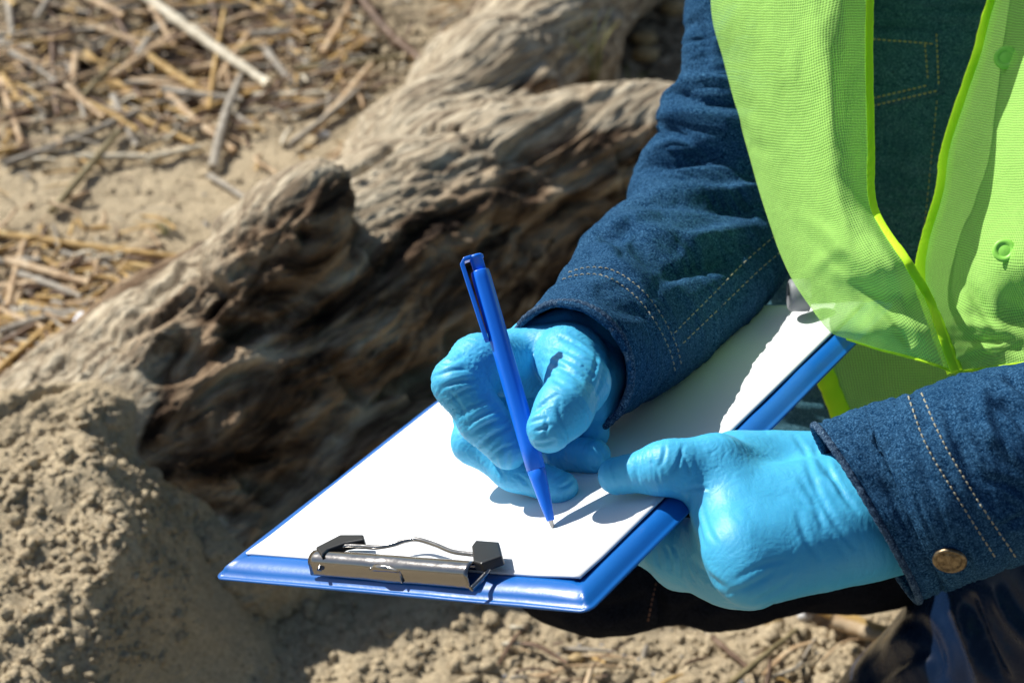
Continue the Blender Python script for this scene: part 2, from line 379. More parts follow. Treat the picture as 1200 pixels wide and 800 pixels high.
# ================================================================== GROUND
LOGP = [  # x, y in photo, height of the axis, radius in photo px
    (-330, 930, -.06, 150), (-120, 720, -.03, 140), (70, 590, .030, 145), (210, 505, .062, 152), (355, 415, .078, 158), (480, 312, .082, 130), (590, 235, .085, 100), (700, 208, .075, 82), (830, 205, .06, 74), (960, 215, .05, 60)]
HEAP = [G(60, 850, .10), G(110, 750, .12), G(185, 650, .14), G(180, 570, .155), G(165, 505, .165), G(150, 460, .165)]   # crest line of the sand heaped against the log
def gz(P):  # ground height, P (n,2)
    x, y = P[:, 0], P[:, 1]; Q = np.stack([x, y, x*0], 1)
    z = .020*fbm(Q*3.2, 3, 3)
    lump = fbm(Q*26, 11, 4, .55); z += .006*lump
    cl = fbm(Q*75, 21, 3, .6); z += .0048*np.abs(cl)*smooth01(-.25, .3, fbm(Q*6, 5, 2))
    z += .0022*fbm(Q*190, 31, 2)
    bx, by = G(900, 790)[:2]
    near = np.exp(-(((x-bx+.1)**2/.30**2+(y-by)**2/.20**2))); z += near*(.008*np.abs(fbm(Q*60, 41, 3))+.004*np.abs(fbm(Q*130, 43, 2)))
    yb = np.array([q[1] for q in HEAP]); xb = np.interp(y, yb, [q[0] for q in HEAP]); hb = np.interp(y, yb, [q[2] for q in HEAP])
    e = xb+.028*fbm(Q*9, 47, 3)-x; hm = smooth01(-.085, .035, e)*smooth01(yb[0]-.30, yb[0]+.02, y)*smooth01(yb[-1]+.10, yb[-1], y)
    z += hb*hm*(1-.30*np.clip((xb-x)/.35, 0, 1))+hm*(.012*fbm(Q*22, 48, 3)+.006*np.abs(fbm(Q*70, 49, 3))*smooth01(-.4, .2, fbm(Q*14, 46, 2))+.005*np.abs(fbm(Q*150, 50, 2)))
    far = smooth01(2.9, 7, np.sqrt(x*x+y*y)); z += far*.35*fbm(Q*.25, 61, 3)
    return z
def axis_pts(a, b, step, far):
    m = list(np.arange(a, b, step)); s = step; lo = []; hi = []; x = a
    while x > -far: s *= 1.18; x -= s; lo.append(x)
    s = step; x = b
    while x < far: s *= 1.18; x += s; hi.append(x)
    return np.array(lo[::-1]+m+hi)
gx = axis_pts(-.78, .62, .0040, 120); gy = axis_pts(.88, 2.70, .0044, 120)
XX, YY = np.meshgrid(gx, gy, indexing='ij'); P2 = np.stack([XX.ravel(), YY.ravel()], 1)
Vg = np.concatenate([P2, gz(P2)[:, None]], 1)
ground = mesh_obj('ground', Vg, grid_faces(len(gx), len(gy))[:, ::-1].copy(), M['sand']); tag(ground, kind='structure')
pxg, pyg, _ = proj(Vg)
lp = lambda P: fbm(np.stack([P[:, 0], P[:, 1], P[:, 0]*0], 1)*5, 77, 3)
ZG = Vg[:, 2].reshape(len(gx), len(gy))
def gz1(x, y):
    i = min(max(int(np.searchsorted(gx, x))-1, 0), len(gx)-2); j = min(max(int(np.searchsorted(gy, y))-1, 0), len(gy)-2)
    a = (x-gx[i])/(gx[i+1]-gx[i]); b = (y-gy[j])/(gy[j+1]-gy[j])
    return ZG[i, j]*(1-a)*(1-b)+ZG[i+1, j]*a*(1-b)+ZG[i, j+1]*(1-a)*b+ZG[i+1, j+1]*a*b
deb = np.clip(smooth01(180, 60, pyg)*smooth01(520, 380, pxg)*.9*smooth01(-.35, .1, lp(P2)) + smooth01(280, 330, pyg)*smooth01(480, 420, pyg)*smooth01(200, 120, pxg)*.75
              + smooth01(330, 420, pxg)*smooth01(620, 520, pxg)*smooth01(110, 60, pyg)*.5 + smooth01(660, 700, pxg)*smooth01(200, 120, pyg)*.8 + .12, 0, 1)
fattr(ground, 'debris', deb)
def gpt(px, py, lift=0.):
    z = 0.
    for _ in range(4):
        p = G(px, py, z); z = gz1(p[0], p[1])+lift
    return p
# ================================================================== DRIFTWOOD LOG
def lpt(px, py, z): return G(px, py, z)
def rad(px, py, z, r): return r*(proj(G(px, py, z))[2])/FPX
def chain(L): return [Cone(lpt(*a[:3]), lpt(*b[:3]), rad(*a), rad(*b)) for a, b in zip(L[:-1], L[1:])]
trunk = chain(LOGP)
upper = chain([(440, 330, .07, 95), (500, 210, .085, 88), (575, 118, .085, 84), (640, 50, .08, 74), (720, -60, .07, 66), (800, -170, .06, 60)])
stub = chain([(235, 395, .15, 66), (300, 325, .18, 58), (350, 265, .215, 46), (376, 224, .235, 33)])
ridge = chain([(60, 540, .07, 80), (190, 415, .08, 75), (270, 350, .08, 70)])
bump_ = chain([(600, 190, .11, 52), (690, 168, .115, 44), (765, 160, .11, 46), (850, 165, .09, 44)])
shade_limb = chain([(290, 655, .02, 80), (420, 570, .03, 90), (560, 480, .03, 90)])  # unseen limb added low on the log to throw shade on the sand
flog = field([trunk, shade_limb, upper, ridge, bump_, stub], (.05, .028))
pts = np.vstack([[c.a, c.b] for g in (trunk, upper) for c in g]); lo = pts.min(0)-.17; hi = pts.max(0)+.17; lo[2] = -.03; hi[2] = .36
Vl, Fl = surface_nets(flog, lo, hi, .009)
lo_ = mesh_obj('tmp', Vl, Fl); sub = lo_.modifiers.new('s', 'SUBSURF'); sub.subdivision_type = 'SIMPLE'; sub.levels = 2
dg = bpy.context.evaluated_depsgraph_get(); me2 = bpy.data.meshes.new_from_object(lo_.evaluated_get(dg)); bpy.data.objects.remove(lo_)
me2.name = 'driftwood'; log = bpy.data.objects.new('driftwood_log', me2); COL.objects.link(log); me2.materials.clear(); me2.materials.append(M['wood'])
Vl = coords(log); gl = grad(flog, Vl, .004); Vl = Vl-gl*(flog(Vl)*.9)[:, None]
# grain direction = that of the nearest limb
allc = trunk+upper+stub+bump_; dd = np.stack([c.d(Vl) for c in allc], 1); wt = np.exp(-(dd-dd.min(1)[:, None])/.012); wt /= wt.sum(1)[:, None]
dirs = np.stack([(c.b-c.a)/np.linalg.norm(c.b-c.a) for c in allc]); Dg = wt@dirs; Dg /= np.linalg.norm(Dg, axis=1)[:, None]
up0 = np.array([0, 0, 1.]); B2 = np.cross(Dg, up0); B2 /= np.linalg.norm(B2, axis=1)[:, None]; B3 = np.cross(B2, Dg)
lx = (Vl*Dg).sum(1); ly = (Vl*B2).sum(1); lz = (Vl*B3).sum(1); GR = np.stack([lx, ly, lz], 1)
mean_dir = np.array([.72, .69, 0]); GRm = np.stack([Vl@np.array([.66, .75, 0]), Vl@np.array([-.75, .66, 0]), Vl[:, 2]], 1)
px, py, _ = proj(Vl)
s3 = GRm*np.array([3., 22, 22]); s4 = GRm*np.array([8., 60, 60]); s5 = GRm*np.array([28., 150, 150])
warp = fbm(GRm*5, 91, 2)*.8
g1 = fbm(s3+warp[:, None]*2.2, 101, 4); g2_ = fbm(s4+warp[:, None]*5, 111, 4, .6); g3_ = fbm(s5+warp[:, None]*6, 121, 3)
side = smooth01(-.1, .55, (gl@np.array([.62, -.55, -.35])))            # browner and more pitted towards the underside, right and camera side
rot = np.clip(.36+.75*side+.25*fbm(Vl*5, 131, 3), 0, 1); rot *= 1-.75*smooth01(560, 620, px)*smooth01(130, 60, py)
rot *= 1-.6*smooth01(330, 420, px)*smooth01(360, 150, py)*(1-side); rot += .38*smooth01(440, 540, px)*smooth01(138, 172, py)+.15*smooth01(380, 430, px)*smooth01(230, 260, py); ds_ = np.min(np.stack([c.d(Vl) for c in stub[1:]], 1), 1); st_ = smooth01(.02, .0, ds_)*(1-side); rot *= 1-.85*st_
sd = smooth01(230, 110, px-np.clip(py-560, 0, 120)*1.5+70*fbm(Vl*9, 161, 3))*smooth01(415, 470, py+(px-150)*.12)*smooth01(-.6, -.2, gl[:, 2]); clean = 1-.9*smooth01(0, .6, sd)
g4_ = fbm(GRm*np.array([60., 420, 420])+warp[:, None]*9, 125, 2)
disp = (.0080*g1*(.5+rot)+.0045*g2_*(.4+rot)+.0034*g3_*(.5+rot)+.0016*g4_)*clean; rot = rot*clean
pit = smooth01(.22, .5, fbm(GRm*np.array([14., 34, 34])+warp[:, None]*3, 141, 3)); disp -= .017*pit*rot
disp -= .020*smooth01(.25, .42, fbm(GRm*np.array([5., 26, 26]), 151, 2))*rot
Vl = Vl+gl*disp[:, None]
Vl = crease(Vl, gl, [(405, 208, 470, 162, -9, 5), (470, 162, 545, 152, -7, 4), (440, 330, 520, 250, -10, 10), (560, 170, 640, 200, -7, 9), (722, 170, 735, 235, -10, 6), (300, 300, 262, 330, -8, 8), (350, 268, 362, 285, -12, 8),
    (250, 420, 340, 372, -9, 9), (230, 470, 310, 430, -9, 8), (395, 420, 430, 470, -14, 12), (560, 300, 600, 262, -10, 10), (640, 215, 700, 205, -8, 8), (150, 395, 240, 330, -6, 6), (0, 510, 90, 455, -9, 7), (520, 120, 580, 95, -5, 7), (480, 130, 600, 128, -4, 6), (640, 60, 690, 120, -8, 14)], 1.0)
# crest of pale ridges
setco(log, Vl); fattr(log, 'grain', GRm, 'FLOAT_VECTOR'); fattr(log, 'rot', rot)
sd = np.clip(sd, 0, 1); fattr(log, 'sandy', sd)
log.data.polygons.foreach_set('use_smooth', [True]*len(log.data.polygons))
tag(log, 'long weathered driftwood log with a forked end and knobby stub, lying across the sand', 'log')
# sand crust caked over the lower left of the log
th = sd*1.25-.42+.55*fbm(Vl*17, 171, 3); tk = np.clip(th, -.4, 1)*.014
cl = np.abs(fbm(Vl*85, 181, 3, .6)); tk = tk+smooth01(0, .3, th)*(.010*cl+.006*np.abs(fbm(Vl*170, 183, 2)))
Vc = Vl+gl*tk[:, None]; me = log.data; Fq = np.empty(len(me.loops), np.int32); me.loops.foreach_get('vertex_index', Fq); Fq = Fq.reshape(-1, 4)
keep = (th[Fq] > -.12).any(1)&(px[Fq] > -160).all(1); Fk = Fq[keep]; used = np.unique(Fk); mp = -np.ones(len(Vc), int); mp[used] = np.arange(len(used))
crust = mesh_obj('sand_crust', Vc[used], mp[Fk], M['sand']); tag(crust, 'lumpy damp sand caked over the lower left of the log', 'sand', kind='stuff')
fattr(crust, 'debris', np.full(len(used), .12))
# ================================================================== CLIPBOARD
clip_root = empty('clipboard', tuple(board(BW/2, BL/2, 0)))
tag(clip_root, 'blue padded vinyl clipboard with a chrome wire clip, held in the gloved hands', 'clipboard')
def board_h(u, v):
    e = np.minimum(np.minimum(u, BW-u), np.minimum(v, BL-v))
    eb = np.where((np.minimum(v, BL-v) < np.minimum(u, BW-u)), e/1.35, e)
    h = .0006+.0052*np.sin(np.pi*np.clip((eb-.0022)/.0155, 0, 1))**.62*(eb > .0022)
    return h+.0014*smooth01(.0150, .019, eb)
n1, n2 = 150, 190
uu = np.linspace(0, 1, n1); uu = uu+.12*np.sin(2*np.pi*uu)*-1/np.pi*.6; uu = (uu-uu[0])/(uu[-1]-uu[0])
vv = np.linspace(0, 1, n2); vv = vv-.07*np.sin(2*np.pi*vv)/np.pi; 
UU, VV = np.meshgrid(uu*BW, vv*BL, indexing='ij')
cr = .006
def rc(U, V_):   # slightly rounded corners
    U = U.copy(); V_ = V_.copy()
    for cu, su in ((0, 1), (BW, -1)):
        for cv, sv in ((0, 1), (BL, -1)):
            a = (U-cu)*su; b = (V_-cv)*sv; m = (a < cr) & (b < cr); dx = cr-a; dy = cr-b; r = np.maximum(np.sqrt(dx*dx+dy*dy), 1e-9); mx = np.maximum(dx, dy)/r
            U = np.where(m, cu+su*(cr-dx*mx), U); V_ = np.where(m, cv+sv*(cr-dy*mx), V_)
    return U, V_
HH = board_h(UU, VV); wr = fbm(np.stack([UU*30, VV*30, UU*0], -1), 201, 3)*.0005; HH = HH+wr*smooth01(.0, .01, HH-.001+.006)
U2, V2 = rc(UU, VV)
def boardsheet(h, flip=False):
    P = A0+U2[..., None]*D2+V2[..., None]*D1+h[..., None]*D3; return P.reshape(-1, 3)
top = boardsheet(HH); bot = boardsheet(-.0004-.75*(HH-.0006)); nb = n1*n2
F1 = grid_faces(n1, n2); F2 = grid_faces(n1, n2, off=nb)[:, ::-1]
ring = [i*n2 for i in range(n1)]+[(n1-1)*n2+j for j in range(1, n2)]+[i*n2+n2-1 for i in range(n1-2, -1, -1)]+[j for j in range(n2-2, 0, -1)]
ring = np.array(ring); r2 = np.roll(ring, -1); F3 = np.stack([ring, r2, r2+nb, ring+nb], 1)
bo = mesh_obj('board', np.vstack([top, bot]), np.vstack([F1, F2, F3]), M['vinyl'], clip_root)
bmx = bmesh.new(); bmx.from_mesh(bo.data); bmesh.ops.recalc_face_normals(bmx, faces=bmx.faces); bmx.to_mesh(bo.data); bmx.free()
# paper
pu0, pu1, pv0, pv1 = .0122, .0122+.2105, .0155, .0155+.290
nu, nv = 60, 80; U, V_ = np.meshgrid(np.linspace(pu0, pu1, nu), np.linspace(pv0, pv1, nv), indexing='ij')
hp = .0052+.0004*fbm(np.stack([U*9, V_*9, U*0], -1), 211, 2)+.0007*smooth01(.02, 0, V_-pv0)+.001*smooth01(.03, 0, pu1-U)
Pp = (A0+U[..., None]*D2+V_[..., None]*D1+hp[..., None]*D3).reshape(-1, 3)
paper = mesh_obj('paper_sheet', Pp, grid_faces(nu, nv), M['paper']); so_ = paper.modifiers.new('solid', 'SOLIDIFY'); so_.thickness = .0012; so_.offset = -1
tag(paper, 'blank white sheet of paper clipped on the blue clipboard', 'paper')
# metal clip
def bl(px, py, h): return onb(px, py, h)
def uvh(px, py, h):
    p = onb(px, py, h)-A0; return p@D2, p@D1
ca = uvh(366, 668, .006); cb = uvh(555, 684, .006)
cu0, cu1 = ca[0]+.0005, cb[0]-.001; cv = .0115; ns = 40; prof = []
for i in range(15):     # rolled spring plate
    a = math.radians(-60+i*18); prof.append((cv-.0015+.0052*math.cos(a), .0100+.0042*math.sin(a)))
prof = [(cv-.0080+.014, .0062)]+prof[2:]
prof += [(cv-.0075, .0052), (cv-.0072, .0048)]
xs_ = np.linspace(cu0, cu1, ns); PV = []
for x in xs_:
    for (v, h) in prof:
        t = abs(x-(cu0+cu1)/2); dent = -.0006*math.exp(-(t/.009)**2)*(1 if v < cv-.003 else 0); PV.append(board(x, v, h+dent))
cp = mesh_obj('clip_plate', np.array(PV), grid_faces(ns, len(prof)), M['chrome'], clip_root); sm_ = cp.modifiers.new('solid', 'SOLIDIFY'); sm_.thickness = .0007; sm_.offset = 0
ac = Acc()   # pressed lug in the middle of the plate
mid = (cu0+cu1)/2
ac.tube([board(mid-.010, cv-.0062, .0100), board(mid-.005, cv-.0072, .0118), board(mid+.002, cv-.0070, .0120), board(mid+.0085, cv-.0062, .0100)], [.0008, .0018, .0018, .0008], 10)
ac.tube([board(mid+.009, cv-.0066, .0105), board(mid+.0095, cv-.0082, .0052)], .0006, 8)
ac.obj('lug', M['chrome'], cp)
# wire handle: photo points with height over the board
wp = [(552, 690, .0085), (560, 682, .0090), (572, 668, .011), (574, 655, .013), (566, 650, .0135), (552, 649, .0135), (530, 646, .0135), (510, 638, .014), (490, 632, .0145), (476, 633, .0145), (460, 638, .014), (440, 641, .0135), (425, 640, .0135), (402, 640, .0135), (384, 648, .012), (378, 658, .0105), (374, 668, .0085)]
wire = spline([bl(*q) for q in wp], 110); ac = Acc(); ac.tube(wire, .00120, 10); ac.obj('wire_handle', M['chrome'], clip_root)
def slab(name, poly, h0, h1, m, parent, bv=.0008):
    P = [bl(x, y, h0) for x, y in poly]; P0 = [p for p in P]; P1 = [p+D3*(h1-h0) for p in P]; n = len(poly)
    F = [tuple(range(n))[::-1], tuple(range(n, 2*n))]+[(i, (i+1) % n, n+(i+1) % n, n+i) for i in range(n)]
    o = mesh_obj(name, np.array(P0+P1), F, m, parent, False); b = bmesh.new(); b.from_mesh(o.data); bmesh.ops.recalc_face_normals(b, faces=b.faces); b.to_mesh(o.data); b.free()
    bev(o, bv, 3); return o
def tgrip(pts, r, name):
    a = Acc(); P = spline([bl(*q) for q in pts], 20); a.tube(P, r, 8, flat=.72, ref=D3); o = a.obj(name, M['blackplastic'], clip_root, False); bev(o, .0006, 2, 25); return o
slab('grip', [(556, 650), (561, 643), (588, 645), (592, 662), (567, 671), (558, 668)], .0108, .0158, M['blackplastic'], clip_root)
slab('grip', [(373, 650), (402, 635), (429, 635), (430, 641), (408, 645), (388, 652), (380, 660)], .0110, .0155, M['blackplastic'], clip_root)
# ================================================================== PEN
pen = empty('ballpoint_pen', tuple(onb(648, 619, .006)))
tag(pen, 'blue plastic ballpoint pen with pocket clip, held upright by the gloved fingers over the paper', 'pen')
tip = onb(648, 619, .0062); ptop = W(557, 299, .957)
ax = (ptop-tip); PL = np.linalg.norm(ax); ax /= PL
sidev = np.cross(ax, CAM-tip); sidev /= np.linalg.norm(sidev)    # to the left or right in view
if sidev@RT > 0: sidev = -sidev
frv = np.cross(ax, sidev); frv = frv if frv@(CAM-tip) > 0 else -frv
def pt(l, a=0., b=0.): return tip+ax*l+sidev*a+frv*b
def lathe(name, prof, m, parent, k=28, hexa=0.):
    V = []; 
    for l, r in prof:
        for i in range(k):
            th = 2*math.pi*i/k; rr = r*(1-hexa*(.5-.5*math.cos(6*th)) if hexa else 1); V.append(pt(l, rr*math.cos(th), rr*math.sin(th)))
    F = [tuple(int(q) for q in f) for f in grid_faces(len(prof), k, True)]+[tuple(range(k))[::-1], tuple((len(prof)-1)*k+i for i in range(k))]
    o = mesh_obj(name, np.array(V), F, m, parent); b = bmesh.new(); b.from_mesh(o.data); bmesh.ops.recalc_face_normals(b, faces=b.faces); b.to_mesh(o.data); b.free(); return o
lathe('metal_point', [(.0, .0003), (.0006, .0006), (.0012, .0009), (.004, .0012), (.0045, .0016)], M['chrome'], pen)
lathe('nose_cone', [(.0038, .0014), (.004, .0018), (.0042, .0019), (.012, .0029), (.024, .0040), (.0285, .0044), (.0287, .0042)], M['pen'], pen)
bl_ = lathe('barrel', [(.0287, .0042), (.0290, .00455), (.04, .0047), (.08, .00475), (PL-.012, .0047), (PL-.0085, .00455), (PL-.008, .0043), (PL-.0078, .0036)], M['pen'], pen, 36, .045)
lathe('end_plug', [(PL-.0078, .0032), (PL-.0022, .0032), (PL-.0020, .0037), (PL-.0006, .0038), (PL, .0030), (PL+.0002, .001)], M['pen'], pen)
# pocket clip
cl_l = np.array([PL-.0010, PL-.0012, PL-.003, PL-.010, PL-.022, PL-.034, PL-.041, PL-.0425]); cl_a = np.array([.002, .0058, .0072, .0070, .0066, .0062, .0059, .0057])
V = []; wdt = [.0030, .0031, .0031, .0030, .0029, .0028, .0025, .0016]; tkk = .0011
for l, a, w_ in zip(cl_l, cl_a, wdt):
    for (s1, s2) in ((-1, -1), (-1, 1), (1, 1), (1, -1)):
        dl = tkk if (a < .007 and l > PL-.002) else 0
        V.append(pt(l+(s1*tkk*.9 if l > PL-.0018 else 0), a+(s1*tkk if l <= PL-.0018 else 0), s2*w_+.0012))
o = mesh_obj('pocket_clip', np.array(V), [tuple(int(q) for q in f) for f in grid_faces(8, 4, True)]+[(3, 2, 1, 0), (28, 29, 30, 31)], M['pen'], pen, False)
b = bmesh.new(); b.from_mesh(o.data); bmesh.ops.recalc_face_normals(b, faces=b.faces); b.to_mesh(o.data); b.free(); bev(o, .0005, 2, 30)
# ================================================================== PERSON
person = empty('person', tuple(gpt(900, 720)))
tag(person, 'kneeling person in denim jacket, lime mesh vest and blue gloves, writing on a clipboard', 'person')
def px2m(r, d): return r*d/FPX
def hand_chain(L):   # (px, py, depth, r px)
    return [Cone(W(*a[:3]), W(*b[:3]), px2m(a[3], a[2]), px2m(b[3], b[2])) for a, b in zip(L[:-1], L[1:])]
def glove(name, groups, k, creases, h=.00085, wr=1.0, wmask=None, label=None):
    f = field(groups, k); cs = [c for g in groups for c in g]
    P = np.vstack([[c.a, c.b] for c in cs]); R = max(max(c.ra, c.rb) for c in cs)
    V, F = surface_nets(f, P.min(0)-R-.004, P.max(0)+R+.004, h); N_ = grad(f, V, .0012)
    dd = np.stack([c.d(V) for c in cs], 1); w_ = np.exp(-(dd-dd.min(1)[:, None])/.0015); w_ /= w_.sum(1)[:, None]
    ds = np.stack([(c.b-c.a)/(np.linalg.norm(c.b-c.a)+1e-9) for c in cs]); D_ = w_@ds; D_ /= np.linalg.norm(D_, axis=1)[:, None]+1e-9
    al = (V*D_).sum(1); Q = V*85+D_*(al*330)[:, None]          # crosswise wrinkles: fast along the finger, slow around it
    amp = (w_@np.array([getattr(c, 'wr', 1.) for c in cs]))*wr
    wv = np.abs(fbm(Q, 301, 3, .5)); wv2 = np.abs(fbm(V*170+D_*(al*240)[:, None], 305, 2))
    V = V+N_*((.00085*(.28-wv)*amp+.00025*(.25-wv2)*amp)+.0007*fbm(V*60, 311, 2))[:, None]
    V = crease(V, N_, creases)
    o = mesh_obj(name, V, F, M['glove'], person)
    if label: o['label'] = label
    return o
def setw(L, v):
    for c in L: c.wr = v
    return L
# right hand (writing)
idx = hand_chain([(612, 428, 1.000, 38), (562, 428, .974, 35), (538, 449, .962, 30), (566, 491, .960, 27.5), (595, 525, .958, 24.5)]); setw(idx, 1.0)
midf = hand_chain([(620, 462, 1.020, 34), (560, 485, .998, 27), (556, 517, .985, 25), (602, 552, .974, 22), (657, 572, .963, 20)]); setw(midf, .7)
ringf = hand_chain([(640, 480, 1.030, 32), (620, 515, 1.02, 24), (655, 532, .995, 21), (697, 534, .980, 20)]); setw(ringf, .9)
pink = hand_chain([(660, 480, 1.030, 30), (668, 502, 1.015, 19), (696, 508, .998, 17)]); setw(pink, .8)
thumb = hand_chain([(692, 436, 1.002, 38), (668, 420, .985, 39), (677, 448, .960, 36), (661, 480, .938, 32), (644, 503, .930, 27)]); setw(thumb, .75)
palm = hand_chain([(690, 435, 1.015, 44), (640, 440, 1.02, 46), (610, 440, 1.02, 38)])+hand_chain([(685, 440, 1.00, 36), (694, 480, 1.0, 24)])+hand_chain([(726, 380, 1.07, 50), (684, 428, 1.014, 38)])+hand_chain([(722, 384, 1.06, 54), (674, 430, 1.018, 50)])+hand_chain([(715, 440, 1.03, 30), (692, 470, 1.012, 30)])+hand_chain([(618, 397, 1.005, 23), (664, 390, 1.005, 27), (700, 394, 1.015, 33), (703, 438, 1.0, 27), (700, 474, .998, 24)]); setw(palm, .35)
web = hand_chain([(590, 412, 1.0, 26), (660, 405, .992, 28)]); setw(web, .4)
CR = [(655, 395, 700, 420, -.8, 3), (645, 405, 697, 432, -.8, 3), (640, 412, 692, 440, -.7, 3), (638, 424, 682, 446, -1.0, 3.5), (640, 437, 668, 452, -.8, 3), (668, 390, 710, 425, -.7, 3), (700, 412, 690, 450, -.6, 3), (708, 420, 694, 470, -.5, 3),
      (622, 486, 650, 470, -.7, 3), (618, 496, 640, 490, -.8, 2.5), (626, 505, 646, 497, -.8, 2.5), (640, 488, 638, 512, -.7, 2.5), (655, 468, 660, 500, -.5, 3), (625, 520, 650, 516, -.6, 3), (630, 478, 655, 462, -.6, 2.5),
      (516, 425, 545, 416, -.7, 3), (512, 440, 548, 432, -.8, 3), (515, 455, 560, 445, -.9, 3.5), (522, 472, 560, 452, -.7, 3), (548, 498, 585, 478, -1.0, 3.5), (552, 508, 592, 492, -.8, 3), (560, 524, 600, 500, -1.1, 3.5), (590, 555, 596, 528, -.8, 3), (530, 462, 545, 490, -.6, 3), (538, 484, 572, 470, -.7, 3), (575, 535, 606, 520, -.6, 3),
      (580, 535, 592, 562, -.6, 3), (650, 560, 668, 552, -.7, 2.5), (655, 572, 672, 562, -.7, 2.5), (605, 555, 622, 572, -.5, 3), (700, 520, 712, 540, -.6, 3), (690, 520, 700, 505, -.6, 3)]
glove('glove', [idx, midf, ringf, pink, thumb, palm, web], (.0055, .0026), CR, label='right glove, fingers pinching the blue pen')
# left hand (holding the board)
tb = lambda x, y, r: bdepth(x, y, .0075)-px2m(r, .95)*1.02
lth = hand_chain([(905, 562, .982, 42), (838, 550, tb(838, 578, 34)+.030, 36), (784, 548, tb(784, 572, 25), 27), (723, 557, tb(723, 578, 22), 22)]); setw(lth, .7)
bk = []
for a, b_ in (((1030, 566, .975, 60), (868, 558, .966, 54)), ((1035, 585, .95, 60), (862, 600, .922, 50)), ((1035, 600, .94, 58), (868, 640, .902, 46)), ((1042, 618, .93, 56), (880, 672, .895, 40))): bk += hand_chain([a, b_])
setw(bk, .3)
fing = [hand_chain([(862, 610, .935, 46), (845, 640, .962, 36), (790, 640, .985, 26), (740, 625, 1.02, 20)]), hand_chain([(865, 640, .940, 44), (850, 664, .968, 32), (800, 655, .990, 24), (750, 640, 1.03, 20)]),
        hand_chain([(876, 670, .950, 38), (850, 676, .980, 26), (800, 665, 1.005, 20), (770, 650, 1.04, 18)]), hand_chain([(890, 672, .96, 36), (870, 680, 1.00, 22), (830, 665, 1.03, 17)])]
for g in fing: setw(g, .5)
CL = [(800, 520, 790, 552, -.8, 3), (780, 522, 772, 548, -.6, 3), (764, 540, 772, 568, -.5, 3), (740, 540, 748, 570, -.4, 3), (808, 575, 812, 640, -.8, 3.5), (815, 578, 826, 640, -.7, 3.5), (822, 585, 838, 635, -.6, 3.5), (800, 576, 830, 572, -.8, 3), (812, 600, 822, 650, -.7, 3), (806, 555, 800, 530, -.7, 3),
      (955, 520, 975, 560, -1.0, 5), (945, 540, 1000, 640, -.9, 5), (965, 530, 1005, 600, -1.0, 4), (938, 560, 965, 620, -.8, 5), (935, 600, 960, 655, -.7, 5), (925, 575, 990, 650, -.5, 5), (850, 695, 905, 670, -.6, 4), (880, 705, 930, 675, -.6, 4), (860, 680, 920, 655, -.4, 4), (960, 560, 985, 575, .7, 5), (780, 640, 785, 670, -.9, 3), (790, 640, 797, 675, -.9, 3), (770, 645, 773, 665, -.7, 3), (800, 645, 812, 680, -.8, 3), (812, 655, 850, 690, -1.2, 5), (850, 508, 870, 515, -.4, 4), (930, 510, 948, 540, -.7, 4)]
glove('glove', [lth, bk]+fing, (.012, .011), CL, label='left glove, thumb on the paper and fingers under the clipboard')
# ---- sleeves
def sleeve(name, ST, nu_, nv_, folds, m, seed, amp=.0014, cap=None, b=None):
    """ST rows: (lx,ly,ld, rx,ry,rd, depth half-axis in m)"""
    L = np.array([W(*s[:3]) for s in ST]); R = np.array([W(*s[3:6]) for s in ST]); Bv = np.array([[s[6]] for s in ST])
    L = spline(L, nu_); R = spline(R, nu_); Bv = spline(Bv, nu_)[:, 0]; C = (L+R)/2; S = (R-L)/2
    T = np.gradient(C, axis=0); T /= np.linalg.norm(T, axis=1)[:, None]; Q = np.cross(S, T); Q /= np.linalg.norm(Q, axis=1)[:, None]
    fl = ((CAM-C)*Q).sum(1) < 0; Q[fl] *= -1
    th = np.arange(nv_)*2*math.pi/nv_
    V = (C[:, None]+S[:, None]*np.cos(th)[None, :, None]+Q[:, None]*(Bv[:, None]*np.sin(th)[None])[..., None]).reshape(-1, 3)
    F = grid_faces(nu_, nv_, True); o = mesh_obj(name, V, F, m, person); N_ = normals(o)
    c0 = V-np.repeat(C, nv_, 0)
    if (N_*c0).sum(1).mean() < 0: o.data.flip_normals(); N_ = -N_
    TT = np.repeat(T, nv_, 0); al = (V*TT).sum(1)
    q = V*16+TT*(al*30)[:, None]; fd = fbm(q, seed, 3, .5); fade = np.repeat(smooth01(0, .10, np.linspace(0, 1, nu_)), nv_)
    V = V+N_*((amp*(.25-np.abs(fd))*2.2)*fade+.0005*fbm(V*70, seed+5, 3)+.0003*fbm(V*160, seed+9, 2))[:, None]
    V = crease(V, N_, folds, 1.35); setco(o, V); s2 = o.modifiers.new('solid', 'SOLIDIFY'); s2.thickness = .0016; s2.offset = -1
    return o
RS = [(611, 380, .995, 722, 487, .987, .040), (617, 372, 1.0, 731, 480, .993, .038), (634, 352, 1.020, 762, 464, 1.014, .035), (652, 328, 1.042, 790, 448, 1.035, .034), (673, 298, 1.085, 828, 420, 1.06, .032), (684, 278, 1.11, 850, 398, 1.08, .032), (706, 261, 1.145, 885, 366, 1.105, .032), (732, 243, 1.175, 910, 338, 1.135, .034), (739, 215, 1.19, 930, 305, 1.16, .038), (751, 186, 1.205, 948, 260, 1.18, .044),
      (778, 158, 1.21, 955, 215, 1.19, .047), (771, 138, 1.195, 965, 170, 1.195, .053), (777, 112, 1.20, 965, 125, 1.20, .052), (797, 88, 1.20, 955, 80, 1.20, .046), (800, 50, 1.20, 958, 38, 1.20, .046), (804, 0, 1.20, 970, -10, 1.20, .048), (815, -80, 1.20, 1000, -80, 1.20, .052), (850, -200, 1.19, 1060, -180, 1.20, .058), (900, -330, 1.19, 1110, -300, 1.20, .062)]
